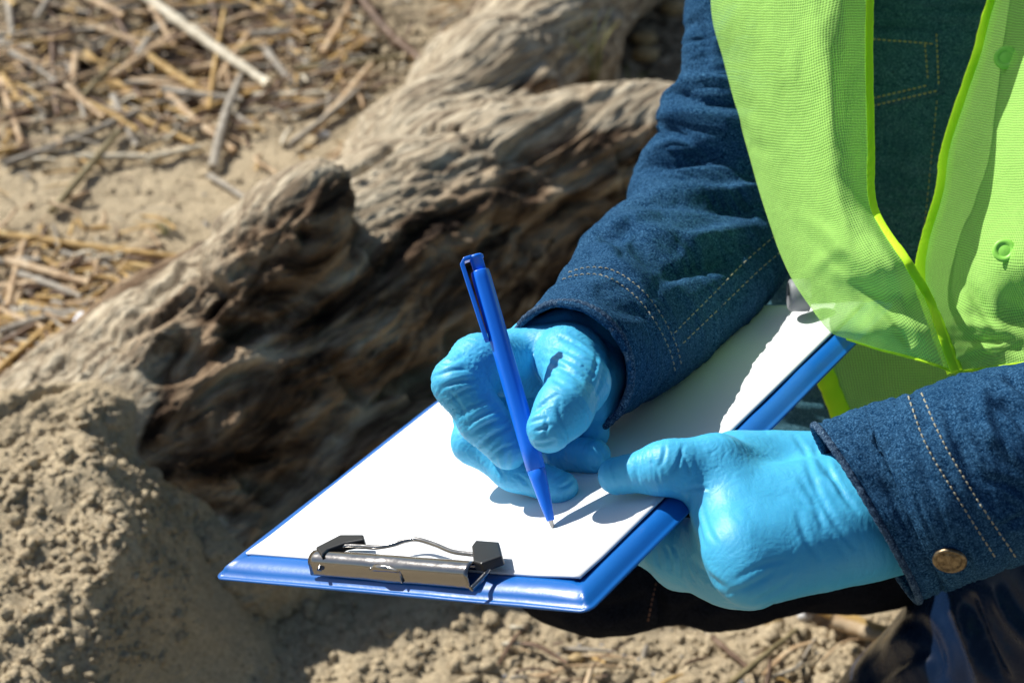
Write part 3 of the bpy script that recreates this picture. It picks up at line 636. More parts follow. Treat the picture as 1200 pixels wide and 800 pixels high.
RF = [(775, 152, 870, 176, -5, 7), (772, 132, 880, 150, 4, 10), (785, 108, 880, 122, -4, 7), (795, 95, 870, 100, 3, 7), (760, 180, 850, 168, 4.5, 9), (750, 200, 890, 190, -4.5, 7), (745, 218, 895, 222, 4, 10), (738, 238, 880, 250, -4, 8), (712, 268, 770, 250, 3, 8), (690, 290, 735, 275, -3, 8),
      (745, 262, 830, 285, 3.5, 12), (740, 285, 800, 322, -3, 10), (700, 300, 760, 340, 2.5, 10), (690, 275, 725, 300, 3.5, 8), (770, 330, 870, 310, -2.5, 10), (800, 290, 900, 270, 3, 12), (805, 350, 880, 300, 1.5, 12), (812, 20, 826, 80, -2, 9), (665, 345, 720, 330, 1.5, 9), (700, 345, 760, 370, -1.5, 9), (860, 220, 930, 245, 3, 8), (840, 60, 865, 10, 1.5, 9)]
rs = sleeve('jacket_sleeve', RS, 330, 200, RF, M['denim'], 401)
rs['label'] = 'right sleeve of the denim jacket, bunched at the elbow'
LS = [(1075, 703, .925, 955, 499, .925, .030), (1085, 699, .925, 970, 492, .925, .033), (1110, 690, .925, 1010, 477, .925, .038), (1140, 678, .922, 1065, 462, .92, .049), (1190, 660, .92, 1130, 438, .92, .050), (1235, 640, .92, 1200, 424, .93, .051),
      (1330, 620, .93, 1300, 390, .95, .053), (1460, 600, .95, 1420, 330, .98, .055), (1580, 520, 1.0, 1500, 250, 1.02, .055), (1600, 380, 1.05, 1450, 120, 1.07, .055), (1570, 150, 1.10, 1400, -60, 1.10, .055), (1480, -80, 1.14, 1350, -230, 1.13, .06), (1420, -250, 1.16, 1290, -330, 1.15, .06)]
LF = [(1105, 470, 1200, 640, -2.2, 9), (1150, 455, 1165, 520, 2.5, 10), (1170, 470, 1205, 500, -3.5, 9), (1140, 500, 1210, 560, 2.5, 10), (1125, 520, 1200, 600, -2, 8), (1000, 490, 1040, 520, 1.2, 14), (1010, 560, 1060, 600, -1, 14), (1160, 560, 1215, 590, -2.5, 7), (1150, 590, 1200, 640, 2, 8), (1172, 620, 1210, 605, -2, 6), (1060, 480, 1075, 500, 1.2, 8), (1180, 440, 1215, 470, -3, 8)]
ls = sleeve('jacket_sleeve', LS, 330, 200, LF, M['denim'], 431)
ls['label'] = 'left sleeve of the denim jacket with a buttoned cuff'
# ---- torso of the jacket
TS = [(900, -330, 1.26, 1440, -330, 1.26, .12), (890, -180, 1.29, 1430, -180, 1.29, .13), (885, 0, 1.32, 1400, 0, 1.32, .15), (835, 180, 1.33, 1390, 180, 1.33, .15), (815, 300, 1.33, 1400, 300, 1.34, .15), (820, 400, 1.33, 1420, 400, 1.34, .15), (860, 520, 1.34, 1420, 520, 1.36, .14)]
to = sleeve('jacket_body', TS, 220, 220, [(1040, 140, 1050, 300, -2, 12), (1085, 150, 1070, 310, 2, 12), (1060, 240, 1100, 330, -2, 10)], M['denim_bounce_lit'], 451, .003)
to['label'] = 'front of the denim jacket showing in the opening of the vest'
# ---- on-surface helpers
def bvh(o):
    dg = bpy.context.evaluated_depsgraph_get(); return BVHTree.FromObject(o, dg)
def hit(b_, o, px, py):
    d = W(px, py, 1.)-CAM; inv = o.matrix_world.inverted(); p = b_.ray_cast(inv@Vector(CAM), (inv.to_3x3()@Vector(d)).normalized())
    if p[0] is None: return None
    return np.array(o.matrix_world@p[0]), np.array((o.matrix_world.to_3x3()@p[1]).normalized())
def dense(poly, step):
    out = []; P = spline([(a, b, 0) for a, b in poly], 400)[:, :2]; acc_ = 0; last = P[0]; out.append(P[0])
    for q in P[1:]:
        acc_ += np.linalg.norm(q-last); last = q
        if acc_ >= step: out.append(q); acc_ = 0
    return out
def stitch(o, polys, name, m, parent, step=8., ln=.62, r=.00032):
    b_ = bvh(o); a = Acc(); n = 0
    for poly in polys:
        Q = dense(poly, step)
        for p, q in zip(Q[:-1], Q[1:]):
            e = p+(q-p)*ln; h1 = hit(b_, o, *p); h2 = hit(b_, o, *e)
            if not h1 or not h2 or np.linalg.norm(h1[0]-h2[0]) > .01: continue
            P0 = h1[0]-h1[1]*.0001; P1 = h2[0]-h2[1]*.0001; mid_ = (P0+P1)/2+(h1[1]+h2[1])*.0003
            a.tube(spline([P0, mid_, P1], 5), [r*.5, r, r, r, r*.5], 5); n += 1
    if not n: return
    s = a.obj(name, m, parent); s['kind'] = 'stuff'; return s
def ribbon(o, poly, r, name, m, parent, flat=.6, lift=0., step=3.):
    b_ = bvh(o); P = []; 
    for p in dense(poly, step):
        h = hit(b_, o, *p)
        if h and (not P or np.linalg.norm(h[0]-P[-1]) < .02): P.append(h[0]+h[1]*lift)
    if len(P) < 3: return None
    a = Acc(); P = np.array(P); 
    for _ in range(3): P[1:-1] = (P[:-2]+P[1:-1]*2+P[2:])/4
    a.tube(P, r*(1+.12*vnoise(np.stack([np.arange(len(P))*.7]*3, 1), 5)), 10, flat=flat, ref=FW); return a.obj(name, m, parent)
# cuff rims (rolled hems) follow the first ring of each sleeve
def hem(o, nv_, row, r, parent, m):
    V = coords(o).reshape(-1, nv_, 3)[row]; P = np.vstack([V, V[:1]]); a = Acc(); k = np.arange(len(P))
    a.tube(P, r*(1+.10*np.sin(k*1.9)), 10, cap=False); return a.obj('cuff_hem', m, parent)
hem(rs, 200, 0, .0021, rs, M['denim_seam']); hem(rs, 200, 7, .0013, rs, M['denim_hem']); hem(ls, 200, 0, .0018, ls, M['denim_seam'])
seamR = [(652, 330), (680, 322), (712, 325), (745, 348), (768, 378), (785, 412), (792, 440)]
stitch(rs, [seamR, [(x+7, y-8) for x, y in seamR]], 'stitching', M['thread'], rs, 7)
stitch(rs, [[(790, 390), (830, 350), (875, 305), (925, 262)], [(800, 402), (842, 362), (888, 318), (930, 282)]], 'stitching', M['thread'], rs, 7)
stitch(ls, [[(1064, 464), (1085, 520), (1120, 580), (1168, 655)], [(1080, 460), (1104, 515), (1142, 580), (1192, 655)]], 'stitching', M['thread'], ls, 7.5, r=.00045)
stitch(ls, [[(966, 505), (988, 560), (1020, 620), (1078, 692)]], 'stitching', M['denim_seam'], ls, 7, r=.0005)
# cuff button
hb = hit(bvh(ls), ls, 1113, 655)
if hb:
    c, n_ = hb; n_ = n_/np.linalg.norm(n_); a_ = np.cross(n_, [0, 0, 1.]); a_ /= np.linalg.norm(a_); b2_ = np.cross(n_, a_)
    V = []; prof = [(.0074, 0), (.0076, .0012), (.0070, .0019), (.0060, .0016), (.0056, .0011), (.0052, .0016), (.0035, .0019), (.0012, .0021), (.0002, .0021)]; k = 36
    for r, h in prof:
        for i in range(k):
            th = 2*math.pi*i/k; hh = h+(.0004*max(0, math.sin(th*11)) if .003 < r < .0056 else 0); V.append(c+a_*r*math.cos(th)+b2_*r*math.sin(th)+n_*hh)
    bt = mesh_obj('button', np.array(V), [tuple(int(q) for q in f) for f in grid_faces(len(prof), k, True)], M['brass'], ls); bt['label'] = 'aged brass cuff button'
# chest pocket
def patch(o, poly, inset, name, m, parent, lift):
    b_ = bvh(o); n = len(poly); cx = sum(p[0] for p in poly)/n; cy = sum(p[1] for p in poly)/n; V = []; F = []; rings = 7; per = []
    for i in range(n):
        for t in np.linspace(0, 1, 9)[:-1]: per.append((poly[i][0]*(1-t)+poly[(i+1) % n][0]*t, poly[i][1]*(1-t)+poly[(i+1) % n][1]*t))
    k = len(per)
    for j in range(rings+1):
        s = 1-j/rings*.98
        for (x, y) in per:
            h = hit(b_, o, cx+(x-cx)*(s if j else 1.0), cy+(y-cy)*(s if j else 1.0))
            V.append(h[0]+h[1]*(lift if j else 0) if h else V[-1])
    F = [tuple(int(q) for q in f) for f in grid_faces(rings+1, k, True)]
    q = mesh_obj(name, np.array(V), F, m, parent); b = bmesh.new(); b.from_mesh(q.data); bmesh.ops.recalc_face_normals(b, faces=b.faces); b.to_mesh(q.data); b.free(); return q
pk = patch(to, [(990, 28), (1103, 36), (1107, 110), (1055, 121), (990, 132)], 0, 'chest_pocket', M['denim_bounce_lit'], to, .0036)
stitch(pk, [[(1010, 45), (1100, 52)], [(1010, 127), (1055, 116), (1103, 105)], [(1010, 118), (1055, 108), (1092, 99)], [(1097, 40), (1100, 106)], [(1084, 52), (1088, 100)]], 'stitching', M['thread_gold'], pk, 6, r=.0005)
stitch(to, [[(1098, 118), (1090, 200), (1082, 280)]], 'stitching', M['thread_gold'], to, 7, r=.0003)
# grey hem button of the jacket beside the paper
gb = empty('tmp', (0, 0, 0)); bpy.data.objects.remove(gb)
P = W(931, 346, 1.085); a = Acc(); a.tube([P-RT*.0035-FW*.0, P-RT*.0025, P+RT*.003, P+RT*.008], [.0072, .0088, .0090, .0088], 24, ref=FW); a.obj('toggle', M['greyplastic'], person)['label'] = 'small grey toggle between sleeve and vest'
# ---- vest
def panel(rows, nu_, nv_, folds, seed, amp):
    R = np.array([[W(*p) for p in r] for r in rows]); n, m_ = R.shape[:2]
    A = np.stack([spline(R[i], nv_) for i in range(n)]); Bq = np.stack([spline(A[:, j], nu_) for j in range(nv_)], 1)
    V = Bq.reshape(-1, 3); F = grid_faces(nu_, nv_)
    du = np.linalg.norm(np.diff(Bq, axis=1), axis=2); dv = np.linalg.norm(np.diff(Bq, axis=0), axis=2)
    uu_ = np.concatenate([np.zeros((nu_, 1)), np.cumsum(du, 1)], 1); uu_ = uu_*.35+.65*uu_[nu_//2]; vv_ = np.concatenate([np.zeros((1, nv_)), np.cumsum(dv, 0)], 0); vv_ = vv_*.35+.65*vv_[:, nv_//2][:, None]
    px_, py_, _ = proj(V); N_ = -np.tile(FW, (len(V), 1))
    q = np.stack([px_/46, py_/240, px_*0], 1); d_ = amp*fbm(q, seed, 3, .45)+.0012*fbm(np.stack([px_/20, py_/45, px_*0], 1), seed+3, 2)
    V = V+N_*d_[:, None]; V = crease(V, N_, folds)
    return V, F, np.stack([uu_.ravel(), vv_.ravel()], 1)
LPn = [[(915, -330, 1.13), (945, -330, 1.09), (985, -330, 1.07), (1010, -330, 1.09), (1035, -330, 1.11)],
  [(850, -160, 1.13), (900, -160, 1.085), (950, -160, 1.06), (990, -160, 1.08), (1022, -160, 1.10)],
  [(833, -5, 1.135), (880, 0, 1.09), (930, 0, 1.055), (980, 0, 1.04), (1018, 0, 1.06)],
  [(849, 75, 1.135), (890, 75, 1.085), (935, 75, 1.045), (980, 75, 1.03), (1017, 75, 1.055)],
  [(874, 170, 1.125), (905, 170, 1.08), (945, 170, 1.04), (985, 170, 1.02), (1020, 170, 1.045)],
  [(895, 242, 1.10), (925, 245, 1.06), (960, 245, 1.025), (995, 245, 1.005), (1024, 242, 1.02)],
  [(922, 315, 1.07), (950, 312, 1.035), (990, 310, 1.00), (1030, 310, .98), (1064, 307, .985)],
  [(950, 360, 1.045), (980, 355, 1.015), (1020, 350, .995), (1055, 350, .99), (1086, 345, 1.00)],
  [(972, 388, 1.03), (1005, 388, 1.00), (1045, 385, .985), (1075, 385, .98), (1100, 385, .985)],
  [(992, 397, 1.028), (1025, 408, 1.005), (1060, 417, .99), (1090, 426, .985), (1118, 436, .985)]]
LPF = [(885, 60, 905, 240, -3, 12), (850, 130, 905, 160, 3, 10), (905, 180, 880, 170, -3, 8), (940, 330, 985, 290, 3, 9), (965, 290, 1000, 320, -3, 9), (1010, 250, 1060, 360, 3, 9), (950, 30, 975, 200, 3, 14), (1000, 330, 1070, 400, -3, 8), (930, 250, 990, 300, 3, 10), (960, 340, 970, 385, -2.5, 8), (1045, 385, 1068, 405, -3, 9), (880, 100, 930, 220, 3, 14), (985, 100, 1005, 280, -2, 10)]
v1, f1, u1 = panel(LPn, 170, 110, LPF, 501, .006)
RPn = [[(1260, -330, 1.08), (1290, -330, 1.05), (1330, -330, 1.05), (1370, -330, 1.08), (1410, -330, 1.14)],
  [(1210, -160, 1.10), (1250, -160, 1.06), (1310, -160, 1.04), (1370, -160, 1.06), (1430, -160, 1.14)],
  [(1165, -5, 1.13), (1210, 0, 1.075), (1270, 0, 1.03), (1350, 0, 1.05), (1440, 0, 1.14)],
  [(1143, 75, 1.125), (1190, 75, 1.07), (1250, 75, 1.02), (1340, 75, 1.05), (1440, 75, 1.13)],
  [(1113, 168, 1.11), (1165, 170, 1.055), (1240, 170, 1.00), (1330, 170, 1.04), (1440, 170, 1.12)],
  [(1103, 228, 1.095), (1155, 235, 1.04), (1230, 240, .99), (1330, 240, 1.03), (1440, 240, 1.11)],
  [(1086, 285, 1.085), (1145, 300, 1.02), (1220, 310, .975), (1320, 310, 1.02), (1440, 310, 1.10)],
  [(1080, 330, 1.05), (1140, 355, 1.01), (1215, 365, 1.00), (1315, 360, 1.01), (1430, 350, 1.08)],
  [(1098, 385, 1.01), (1145, 400, 1.0), (1210, 400, .995), (1310, 390, 1.00), (1430, 370, 1.06)],
  [(1118, 436, 1.00), (1150, 432, .998), (1205, 424, .99), (1300, 405, .99), (1420, 385, 1.04)]]
RPF = [(1150, 60, 1180, 260, 3, 12), (1120, 200, 1150, 320, -3, 10), (1175, 90, 1150, 300, -3, 12), (1100, 380, 1200, 395, 3.5, 7), (1110, 400, 1200, 412, -3, 6), (1130, 330, 1170, 400, -3, 8), (1120, 420, 1190, 405, 3, 5), (1160, 200, 1210, 380, 3, 12)]
v2, f2, u2 = panel(RPn, 170, 130, RPF, 521, .006)
BPn = [[(948, 380, 1.155), (1040, 380, 1.155), (1120, 380, 1.155), (1230, 380, 1.155)], [(962, 425, 1.155), (1040, 425, 1.155), (1120, 425, 1.155), (1230, 425, 1.155)],
  [(975, 460, 1.155), (1040, 465, 1.155), (1120, 470, 1.155), (1230, 470, 1.155)], [(992, 500, 1.155), (1045, 510, 1.155), (1120, 520, 1.16), (1230, 530, 1.16)], [(1012, 545, 1.155), (1060, 555, 1.16), (1130, 560, 1.16), (1230, 570, 1.16)]]
v3, f3, u3 = panel(BPn, 50, 60, [], 541, .004)
Vv = np.vstack([v1, v2, v3]); Ff = np.vstack([f1, f2+len(v1), f3+len(v1)+len(v2)]); UVs = np.vstack([u1, u2+1.3, u3+2.7])
vest = mesh_obj('safety_vest', Vv, Ff, M['vest'], person); vest['label'] = 'lime green see-through mesh safety vest hanging open'
uvl = vest.data.uv_layers.new(name='UVMap'); li = np.empty(len(vest.data.loops), np.int32); vest.data.loops.foreach_get('vertex_index', li); uvl.data.foreach_set('uv', UVs[li].ravel())
def edge_bind(Vq, nv_, col, r, lift=.0012, n0=0):
    P = Vq.reshape(-1, nv_, 3)[n0:, col]; P = P-FW*lift; a = Acc(); k = np.arange(len(P)); a.tube(P, r*(1+.08*vnoise(np.stack([k*.35]*3, 1), 8)), 10, flat=.25, ref=FW); return a.obj('binding', M['binding'], vest)
edge_bind(v1, 110, -1, .0022, .002); edge_bind(v2, 130, 0, .0042); edge_bind(v3, 60, 0, .0060)
for vv_, nvv in ((v1, 110), (v2, 130)):
    P = vv_.reshape(-1, nvv, 3)[-1]-FW*.001; a = Acc(); a.tube(P, .0007, 8, flat=.6, ref=FW); a.obj('hem_edge', M['binding'], vest)
bv = bvh(vest)
for (x, y, r) in ((1180, 70, 14.5), (1178, 295, 13)):
    h = hit(bv, vest, x, y)
    if not h: continue
    c = h[0]; n_ = (h[1] if h[1]@(CAM-c) > 0 else -h[1]); n_ = n_*.5-FW; n_ /= np.linalg.norm(n_); a_ = np.cross(n_, [0, 0, 1.]); a_ /= np.linalg.norm(a_); b2_ = np.cross(n_, a_); R_ = px2m(r, 1.05); V = []; k = 32
    prof = [(1, 0), (1, .0012), (.9, .0018), (.62, .0018), (.55, .0012), (.5, .0013), (.02, .0015)]
    for rr, hh in prof:
        for i in range(k): th = 2*math.pi*i/k; V.append(c+(a_*math.cos(th)+b2_*math.sin(th))*R_*rr+n_*(hh+.0030))
    mesh_obj('snap_button', np.array(V), [tuple(int(q) for q in f) for f in grid_faces(len(prof), k, True)], M['snap'], vest)
# ---- trousers (kneeling thigh) and rubber boot
TH = hand_chain([(1330, 470, 1.36, 175), (1180, 570, 1.31, 125), (1000, 610, 1.28, 95), (850, 640, 1.25, 84), (700, 648, 1.23, 82), (660, 640, 1.24, 78)])
SH = hand_chain([(670, 640, 1.25, 76), (860, 600, 1.42, 62), (1080, 560, 1.60, 50)])
ft = field([TH, SH], (.03, .02)); P = np.vstack([[c.a, c.b] for c in TH+SH])
V, F = surface_nets(ft, P.min(0)-.12, P.max(0)+.12, .004); N_ = grad(ft, V, .004)
V = V+N_*(.006*fbm(V*14, 601, 3)+.003*(.25-np.abs(fbm(V*38, 603, 3))))[:, None]
V = crease(V, N_, [(760, 680, 765, 735, 5, 6), (770, 680, 776, 735, -5, 6), (700, 715, 760, 700, -4, 8), (800, 720, 900, 690, -5, 9), (820, 700, 920, 680, 4, 8)])
tr = mesh_obj('trousers', V, F, M['trouser'], person); tr['label'] = 'black jeans, thigh of the kneeling leg'
stitch(tr, [[(768, 682), (764, 705), (758, 735)]], 'stitching', mat('rust_thread', (.16, .07, .04), .8), tr, 6, r=.0005)
BT = hand_chain([(1400, 540, 1.18, 190), (1270, 700, 1.22, 150), (1165, 800, 1.27, 118), (1085, 870, 1.33, 105), (1000, 960, 1.36, 90)])
fb_ = field([BT], (.04, .02)); P = np.vstack([[c.a, c.b] for c in BT]); V, F = surface_nets(fb_, P.min(0)-.12, P.max(0)+.12, .0035); N_ = grad(fb_, V, .004)
V = V+N_*(.008*fbm(V*9, 611, 2)+.0015*fbm(V*30, 613, 2))[:, None]
V = crease(V, N_, [(1075, 725, 1100, 800, -5, 14), (1000, 790, 1060, 735, 3, 12), (1020, 800, 1080, 760, -4, 11), (1120, 710, 1150, 800, 5, 9), (1135, 700, 1180, 800, -6, 10), (1165, 690, 1215, 760, 4, 10)])
bo_ = mesh_obj('rubber_boot', V, F, M['boot'], person); bo_['label'] = 'glossy navy rubber boot'
# ================================================================== REEDS, STRAW, PEBBLES, GRASS
REEDS = [
 (165, -12, 314, 94, 15, 'cream', .030, 'thick pale cream reed slanting in from the top edge, brightest of the litter'),
 (163, 92, 290, 97, 10, 'tan', .012, 'straight pinkish tan reed lying level just under the tip of the thick cream reed'),
 (296, 111, 384, 107, 9, 'cream', .012, 'short pale reed lying level to the right of the thick cream reed tip'),
 (128, 113, 212, 110, 13, 'tan', .010, 'stubby orange tinged reed piece lying level left of centre in the dark litter'),
 (4, 193, 165, 128, 11, 'greyst', .014, 'long grey tan stalk rising to the right from the left edge'),
 (60, 246, 140, 150, 10, 'olive', .016, 'olive brown stick slanting down onto bare sand, crossing the long grey stalk'),
 (118, -8, 160, 60, 9, 'brown', .020, 'reddish brown twig leaning down from the top edge'),
 (176, 4, 203, 52, 9, 'tan', .022, 'short tan reed with a pale cut end below the top edge'),
 (62, 38, 68, 134, 8, 'brown', .020, 'upright looking brown twig in the dark litter at far left'),
 (89, 60, 86, 104, 10, 'tan', .020, 'short tan peg of reed beside the upright brown twig'),
 (280, 63, 350, 18, 11, 'olive', .018, 'olive reed rising to the right beyond the thick cream reed'),
 (334, 38, 366, 82, 9, 'greyst', .012, 'pale grey reed slanting down onto sand right of the olive reed'),
 (-20, 270, 222, 302, 10, 'gold', .010, 'long golden stalk stretching from the left edge across bare sand'),
 (-10, 292, 34, 292, 11, 'tan', .010, 'short tan stub at the left edge under the long golden stalk'),
 (106, 303, 152, 294, 9, 'cream', .012, 'small pale yellow chip touching the long golden stalk'),
 (142, 308, 212, 319, 9, 'gold', .010, 'short golden stalk lying under the tip of the long golden stalk'),
 (-10, 376, 105, 364, 14, 'gold', .012, 'thick jointed golden reed at the left edge beside the log'),
 (-10, 398, 48, 386, 11, 'olive', .012, 'short olive reed below the thick jointed golden reed'),
 (2, 345, 52, 312, 9, 'tan', .012, 'small tan reed rising to the right at the left edge'),
 (88, 184, 170, 183, 12, 'cream', .012, 'pale husk piece lying level above the bare sand patch'),
 (172, 186, 234, 172, 10, 'cream', .012, 'pale husk sliver right of the level husk piece'),
 (244, 205, 302, 240, 9, 'greyst', .012, 'grey sliver slanting down near the tip of the log stub'),
 (-5, 180, 30, 168, 10, 'gold', .012, 'golden brown stub at the left edge under the long grey stalk'),
 (96, 110, 158, 50, 8, 'olive', .022, 'thin olive stem rising to the right through the dark litter'),
 (244, -8, 254, 30, 10, 'brown', .018, 'brown stub poking down at the top edge right of the cream reed'),
 (-10, 42, 110, 32, 9, 'greyst', .020, 'grey stalk lying level in the top left corner'),
 (345, 82, 470, 66, 9, 'olive', .010, 'thin olive stalk lying level toward the upper trunk'),
 (215, 55, 360, 12, 8, 'brown', .014, 'thin brown stem passing behind the thick cream reed'),
 (140, 712, 200, 815, 12, 'brown', .055, 'dark brown stick leaning on the sandy slope at the bottom left'),
 (938, 696, 1080, 752, 21, 'gold', .030, 'thick golden brown reed lying behind the denim cuff'),
 (975, 722, 1100, 772, 19, 'tan', .030, 'thick tan reed lying in front of the golden one beside the boot'),
 (835, 744, 876, 778, 8, 'brown', .014, 'short dark twig on the lumpy sand under the left glove'),
 (855, 800, 935, 735, 8, 'olive', .012, 'thin curved stem on the lumpy sand left of the boot'),
 (420, -10, 462, 44, 13, 'brown', .016, 'dark bent root left of the upper trunk at the top edge'),
 (462, 44, 520, 92, 12, 'brown', .014, 'dark root lying against the upper trunk'),
 (100, 410, 118, 372, 9, 'cream', .014, 'small cream splinter leaning on the log at the left'),
 (128, 350, 156, 372, 9, 'cream', .014, 'pale splinter beside the pink plastic scrap'),
 (0, 140, 60, 118, 9, 'brown', .014, 'brown stalk in the dark litter above the long grey stalk'),
 (255, 118, 300, 150, 8, 'greyst', .010, 'thin grey stem below the pale level reed on sand'),
]
def reed(px0, py0, px1, py1, wpx, mk, lift, label, name='reed_stem'):
    n = 14; a = gpt(px0, py0, lift*.6); b = gpt(px1, py1, lift*.6); T_ = np.linspace(0, 1, n)[:, None]; P = a*(1-T_)+b*T_
    r = wpx*.5*proj((a+b)/2)[2]/FPX; L = np.linalg.norm(b-a); s = rnd.random()*50
    z = np.array([gz1(*q) for q in P[:, :2]]); line = np.linspace(max(z[:4])+r*.9, max(z[-4:])+r*.9, n); P[:, 2] = np.maximum(line, P[:, 2]*.6+.4*line) if lift < .05 else line+lift*.3
    bow = np.sin(T_[:, 0]*np.pi); P[:, 0] += bow*.006*(rnd.random()-.5)*L*8; P[:, 1] += bow*.006*(rnd.random()-.5)*L*8
    P = spline(P, 26); q = np.linspace(0, 1, 26); R = r*(1-.25*q+.08*vnoise(np.stack([q*9+s]*3, 1)))
    for k in (8, 17): R[k] *= 1.16
    V, F = tube_vf(P, R, 10, True, .85)
    V += (vnoise(V*160, 9)*r*.10)[:, None]
    return tag(mesh_obj(name, V-P[0], F, M[mk]), label, 'stick' if mk == 'brown' else 'reed'), P[0]
for (a, b, c, d, wd, mk, lf, lab) in REEDS:
    o, org = reed(a, b, c, d, wd, mk, lf, lab, 'twig' if mk == 'brown' else 'reed_stem'); o.location = org
r_ = random.Random(77); src = {}
MED = [('tan', 'loose short tan reed bit in the blurred litter behind the log'), ('gold', 'loose short golden reed bit in the blurred litter behind the log'), ('greyst', 'loose short grey stalk bit in the blurred litter behind the log')]
for i in range(129):
    mk, lab = MED[i % 3]
    if r_.random() < .62: x, y = r_.uniform(-30, 420), r_.uniform(-20, 150)
    else: x, y = r_.uniform(-30, 150), r_.uniform(300, 410)
    an = r_.gauss(-.05, .5) if r_.random() < .7 else r_.uniform(-1.5, 1.5); L = r_.uniform(30, 125)
    o, org = reed(x-math.cos(an)*L/2, y-math.sin(an)*L/2, x+math.cos(an)*L/2, y+math.sin(an)*L/2, r_.uniform(5, 14), mk, r_.uniform(.006, .026), lab); o.location = org; o['group'] = 'loose '+mk.replace('greyst', 'grey')+' reed bits in the litter'
# uncountable straw litter, in three tones joined as stuff
for mk, cnt, sd_ in (('tan', 300, 1), ('gold', 240, 2), ('brown', 380, 3), ('cream', 170, 4), ('greyst', 180, 5)):
    a = Acc(); r_ = random.Random(sd_)
    for i in range(cnt):
        z_ = r_.random()
        if z_ < .60: x, y = r_.uniform(-60, 420), r_.gauss(70, 60)
        elif z_ < .85: x, y = r_.uniform(-60, 200), r_.gauss(350, 55)
        elif z_ < .96: x, y = r_.uniform(330, 600), r_.gauss(30, 40)
        else: x, y = r_.uniform(600, 1100), r_.uniform(740, 860)
        if y < -140: continue
        p = gpt(x, y, .002); L = r_.uniform(.008, .055)*(.5 if mk in ('cream',) else 1); an = r_.gauss(.1, .7) if r_.random() < .7 else r_.uniform(0, 3.14)
        d_ = np.array([math.cos(an), math.sin(an), r_.uniform(-.15, .35)]); rr = r_.uniform(.0006, .0028)
        c_ = p+np.array([0, 0, r_.uniform(.001, .008)]); m_ = c_+np.array([r_.gauss(0, .1), r_.gauss(0, .1), .05])*L
        P = spline([c_-d_*L/2, m_, c_+d_*L/2], 6); a.tube(P, rr*np.array([.7, 1, 1.05, 1, .9, .6]), 6, flat=r_.choice((.35, .8, 1)))
    tag(a.obj('straw_litter', M[mk]), {'tan': 'scattered short tan straw bits', 'gold': 'scattered short golden straw bits', 'brown': 'scattered dark brown bark and stem bits', 'cream': 'scattered pale husk chips', 'greyst': 'scattered grey stem bits'}[mk]+' littering the sand', 'straw litter', kind='stuff')
# sand clods and grit
def clods(name, m, cnt, seed, rgn, rmin, rmax, label):
    r_ = random.Random(seed); ico = bmesh.new(); bmesh.ops.create_icosphere(ico, subdivisions=2, radius=1); bv_ = np.array([v.co[:] for v in ico.verts]); bf = [tuple(v.index for v in f.verts) for f in ico.faces]; ico.free(); a = Acc()
    for i in range(cnt):
        x0, y0, x1, y1 = r_.choice(rgn); p = gpt(r_.uniform(x0, x1), r_.uniform(y0, y1)); r = rmin*(rmax/rmin)**(r_.random()**2); s = np.array([r_.uniform(.8, 1.3), r_.uniform(.8, 1.3), r_.uniform(.55, .9)])
        V = bv_*(1+.9*fbm(bv_*1.5+i*3.1, seed, 3))[:, None]*r*s; a.add(V+p-np.array([0, 0, r*.05]), bf)
    o = a.obj(name, m); fattr(o, 'debris', np.full(len(o.data.vertices), .1)); return tag(o, label, 'sand', kind='stuff')
clods('sand_clods', M['sand'], 1500, 5, [(560, 720, 1100, 830), (560, 720, 1100, 830), (300, 700, 600, 830), (0, 100, 430, 330), (380, 30, 520, 130)],   .0016, .0068, 'small crumbled sand clods strewn on the beach')
def heap_clods():
    r_ = random.Random(91); b = bmesh.new(); bmesh.ops.create_icosphere(b, subdivisions=2, radius=1); bv_ = np.array([v.co[:] for v in b.verts]); bf = [tuple(v.index for v in f.verts) for f in b.faces]; b.free(); a = Acc(); n = 0
    ys = [q[1] for q in HEAP]
    while n < 2800:
        y = r_.uniform(ys[0]-.06, ys[-1]+.03); x = np.interp(y, ys, [q[0] for q in HEAP])-abs(r_.gauss(0, .13))+.02
        r = .0011*(.0046/.0011)**(r_.random()**2.8); V = bv_*(1+1.3*fbm(bv_*1.9+n*1.7, 92, 3))[:, None]*r*np.array([1.1, 1.1, .8]); a.add(V+np.array([x, y, gz1(x, y)+r*.1]), bf); n += 1
    o = a.obj('sand_clods', M['sand']); fattr(o, 'debris', np.full(len(o.data.vertices), .08)); tag(o, 'crumbly sand clods coating the heap at the lower left', 'sand', kind='stuff')
heap_clods()
clods('grit', M['stone_g'], 160, 6, [(560, 720, 1100, 830), (0, 0, 430, 420)], .0010, .0028, 'fine dark grit in the sand')
PEB = [(943, 722, 8, 'stone_w', 'small white pebble on the lumpy sand below the left glove'), (905, 728, 9, 'stone_y', 'ochre pebble left of the small white pebble'), (676, 773, 8, 'stone_y', 'yellow brown pebble on lit sand below the clipboard corner'),
       (756, 48, 12, 'stone_y', 'ochre stone behind the log, upper of the pair beside the sleeve'), (757, 68, 14, 'stone_y', 'ochre stone behind the log, lower of the pair beside the sleeve'), (378, 160, 7, 'stone_w', 'small white chip on sand above the log stub'), (790, 12, 13, 'stone_y', 'tan stone at the top edge beside the sleeve')]
ico = bmesh.new(); bmesh.ops.create_icosphere(ico, subdivisions=3, radius=1); IV = np.array([v.co[:] for v in ico.verts]); IF = [tuple(v.index for v in f.verts) for f in ico.faces]; ico.free()
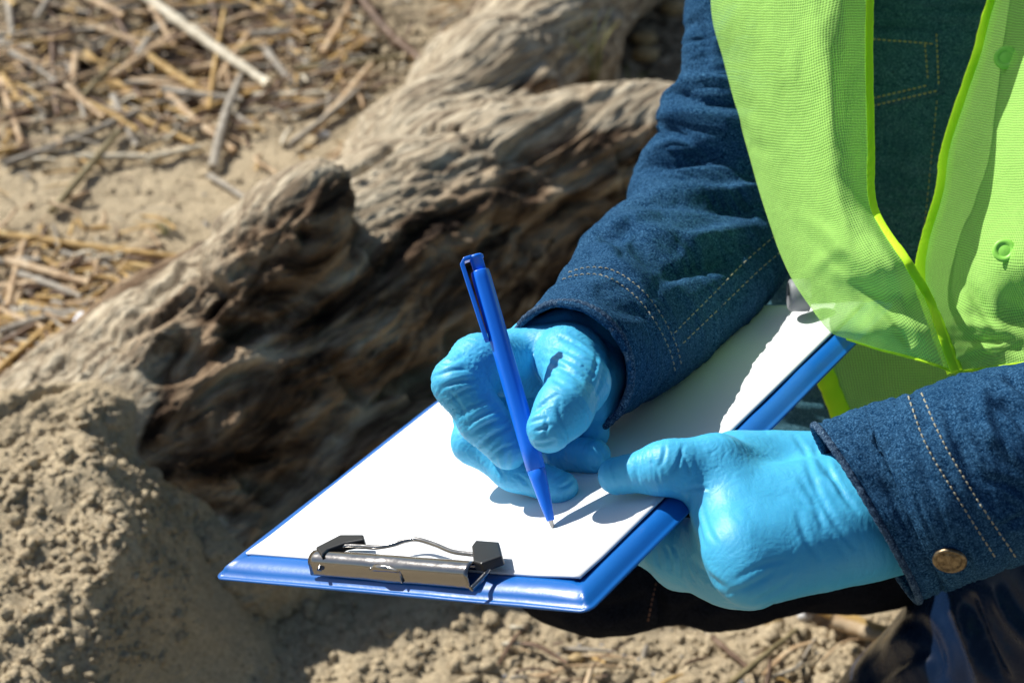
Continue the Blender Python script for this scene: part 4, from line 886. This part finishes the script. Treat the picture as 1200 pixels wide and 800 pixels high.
for i, (x, y, r, mk, lab) in enumerate(PEB):
    p = gpt(x, y); rr = px2m(r, proj(p)[2]); V = IV*(1+.3*fbm(IV*1.1+i*7, 33, 3))[:, None]*rr*np.array([1.2, .9, .65])
    o = mesh_obj('pebble', V, IF, M[mk]); o.location = p+np.array([0, 0, rr*.3]); tag(o, lab, 'pebble')
# pink and white plastic scrap
p = gpt(112, 383, .012); a = Acc(); a.tube(spline([p+np.array(q) for q in ((-.004, 0, .0), (.004, .004, .006), (.013, .002, .004), (.018, -.004, .0))], 12), .0035, 8, flat=.3); sc_ = a.obj('plastic_scrap', M['pink'])
tag(sc_, 'crumpled pink and white plastic scrap on the sand beside the log', 'plastic scrap'); a = Acc(); a.tube(spline([p+np.array(q) for q in ((-.018, .002, .004), (-.012, .006, .010), (-.005, 0, .001))], 10), .0042, 8, flat=.35); a.obj('white_corner', M['whitepl'], sc_)
# grass tufts behind the fork of the log
blog = bvh(log)
def tuft(x, y, n, hgt, label, seed):
    r_ = random.Random(seed); h_ = hit(blog, log, x, y) if n == 15 else None; p = h_[0]+np.array([0, .004, -.004]) if h_ else gpt(x, y); root = empty('grass_tuft', tuple(p)); tag(root, label, 'grass tuft'); accs = {'leaf': Acc(), 'leaf2': Acc()}
    for i in range(n):
        an = r_.uniform(0, 6.28); l = hgt*r_.uniform(.5, 1.1); ln = r_.uniform(.05, .4); b0 = p+np.array([math.cos(an), math.sin(an), 0])*.008*r_.random()
        P = spline([b0, b0+np.array([math.cos(an)*ln*.3, math.sin(an)*ln*.3, .55])*l, b0+np.array([math.cos(an)*ln, math.sin(an)*ln, .85])*l], 8)
        accs[r_.choice(('leaf', 'leaf', 'leaf2'))].tube(P, np.linspace(.0022, .0003, 8), 4, flat=.25)
    for k_, a in accs.items():
        if a.n: a.obj('blades', M[k_], root)
tuft(694, 96, 15, .085, 'thin green and yellow grass tuft rooted at the fork of the log', 3)
tuft(735, 118, 16, .05, 'small grass tuft between the log branch and the ochre stones', 4)
tuft(198, 272, 7, .022, 'tiny seedling on bare sand left of the log', 5)
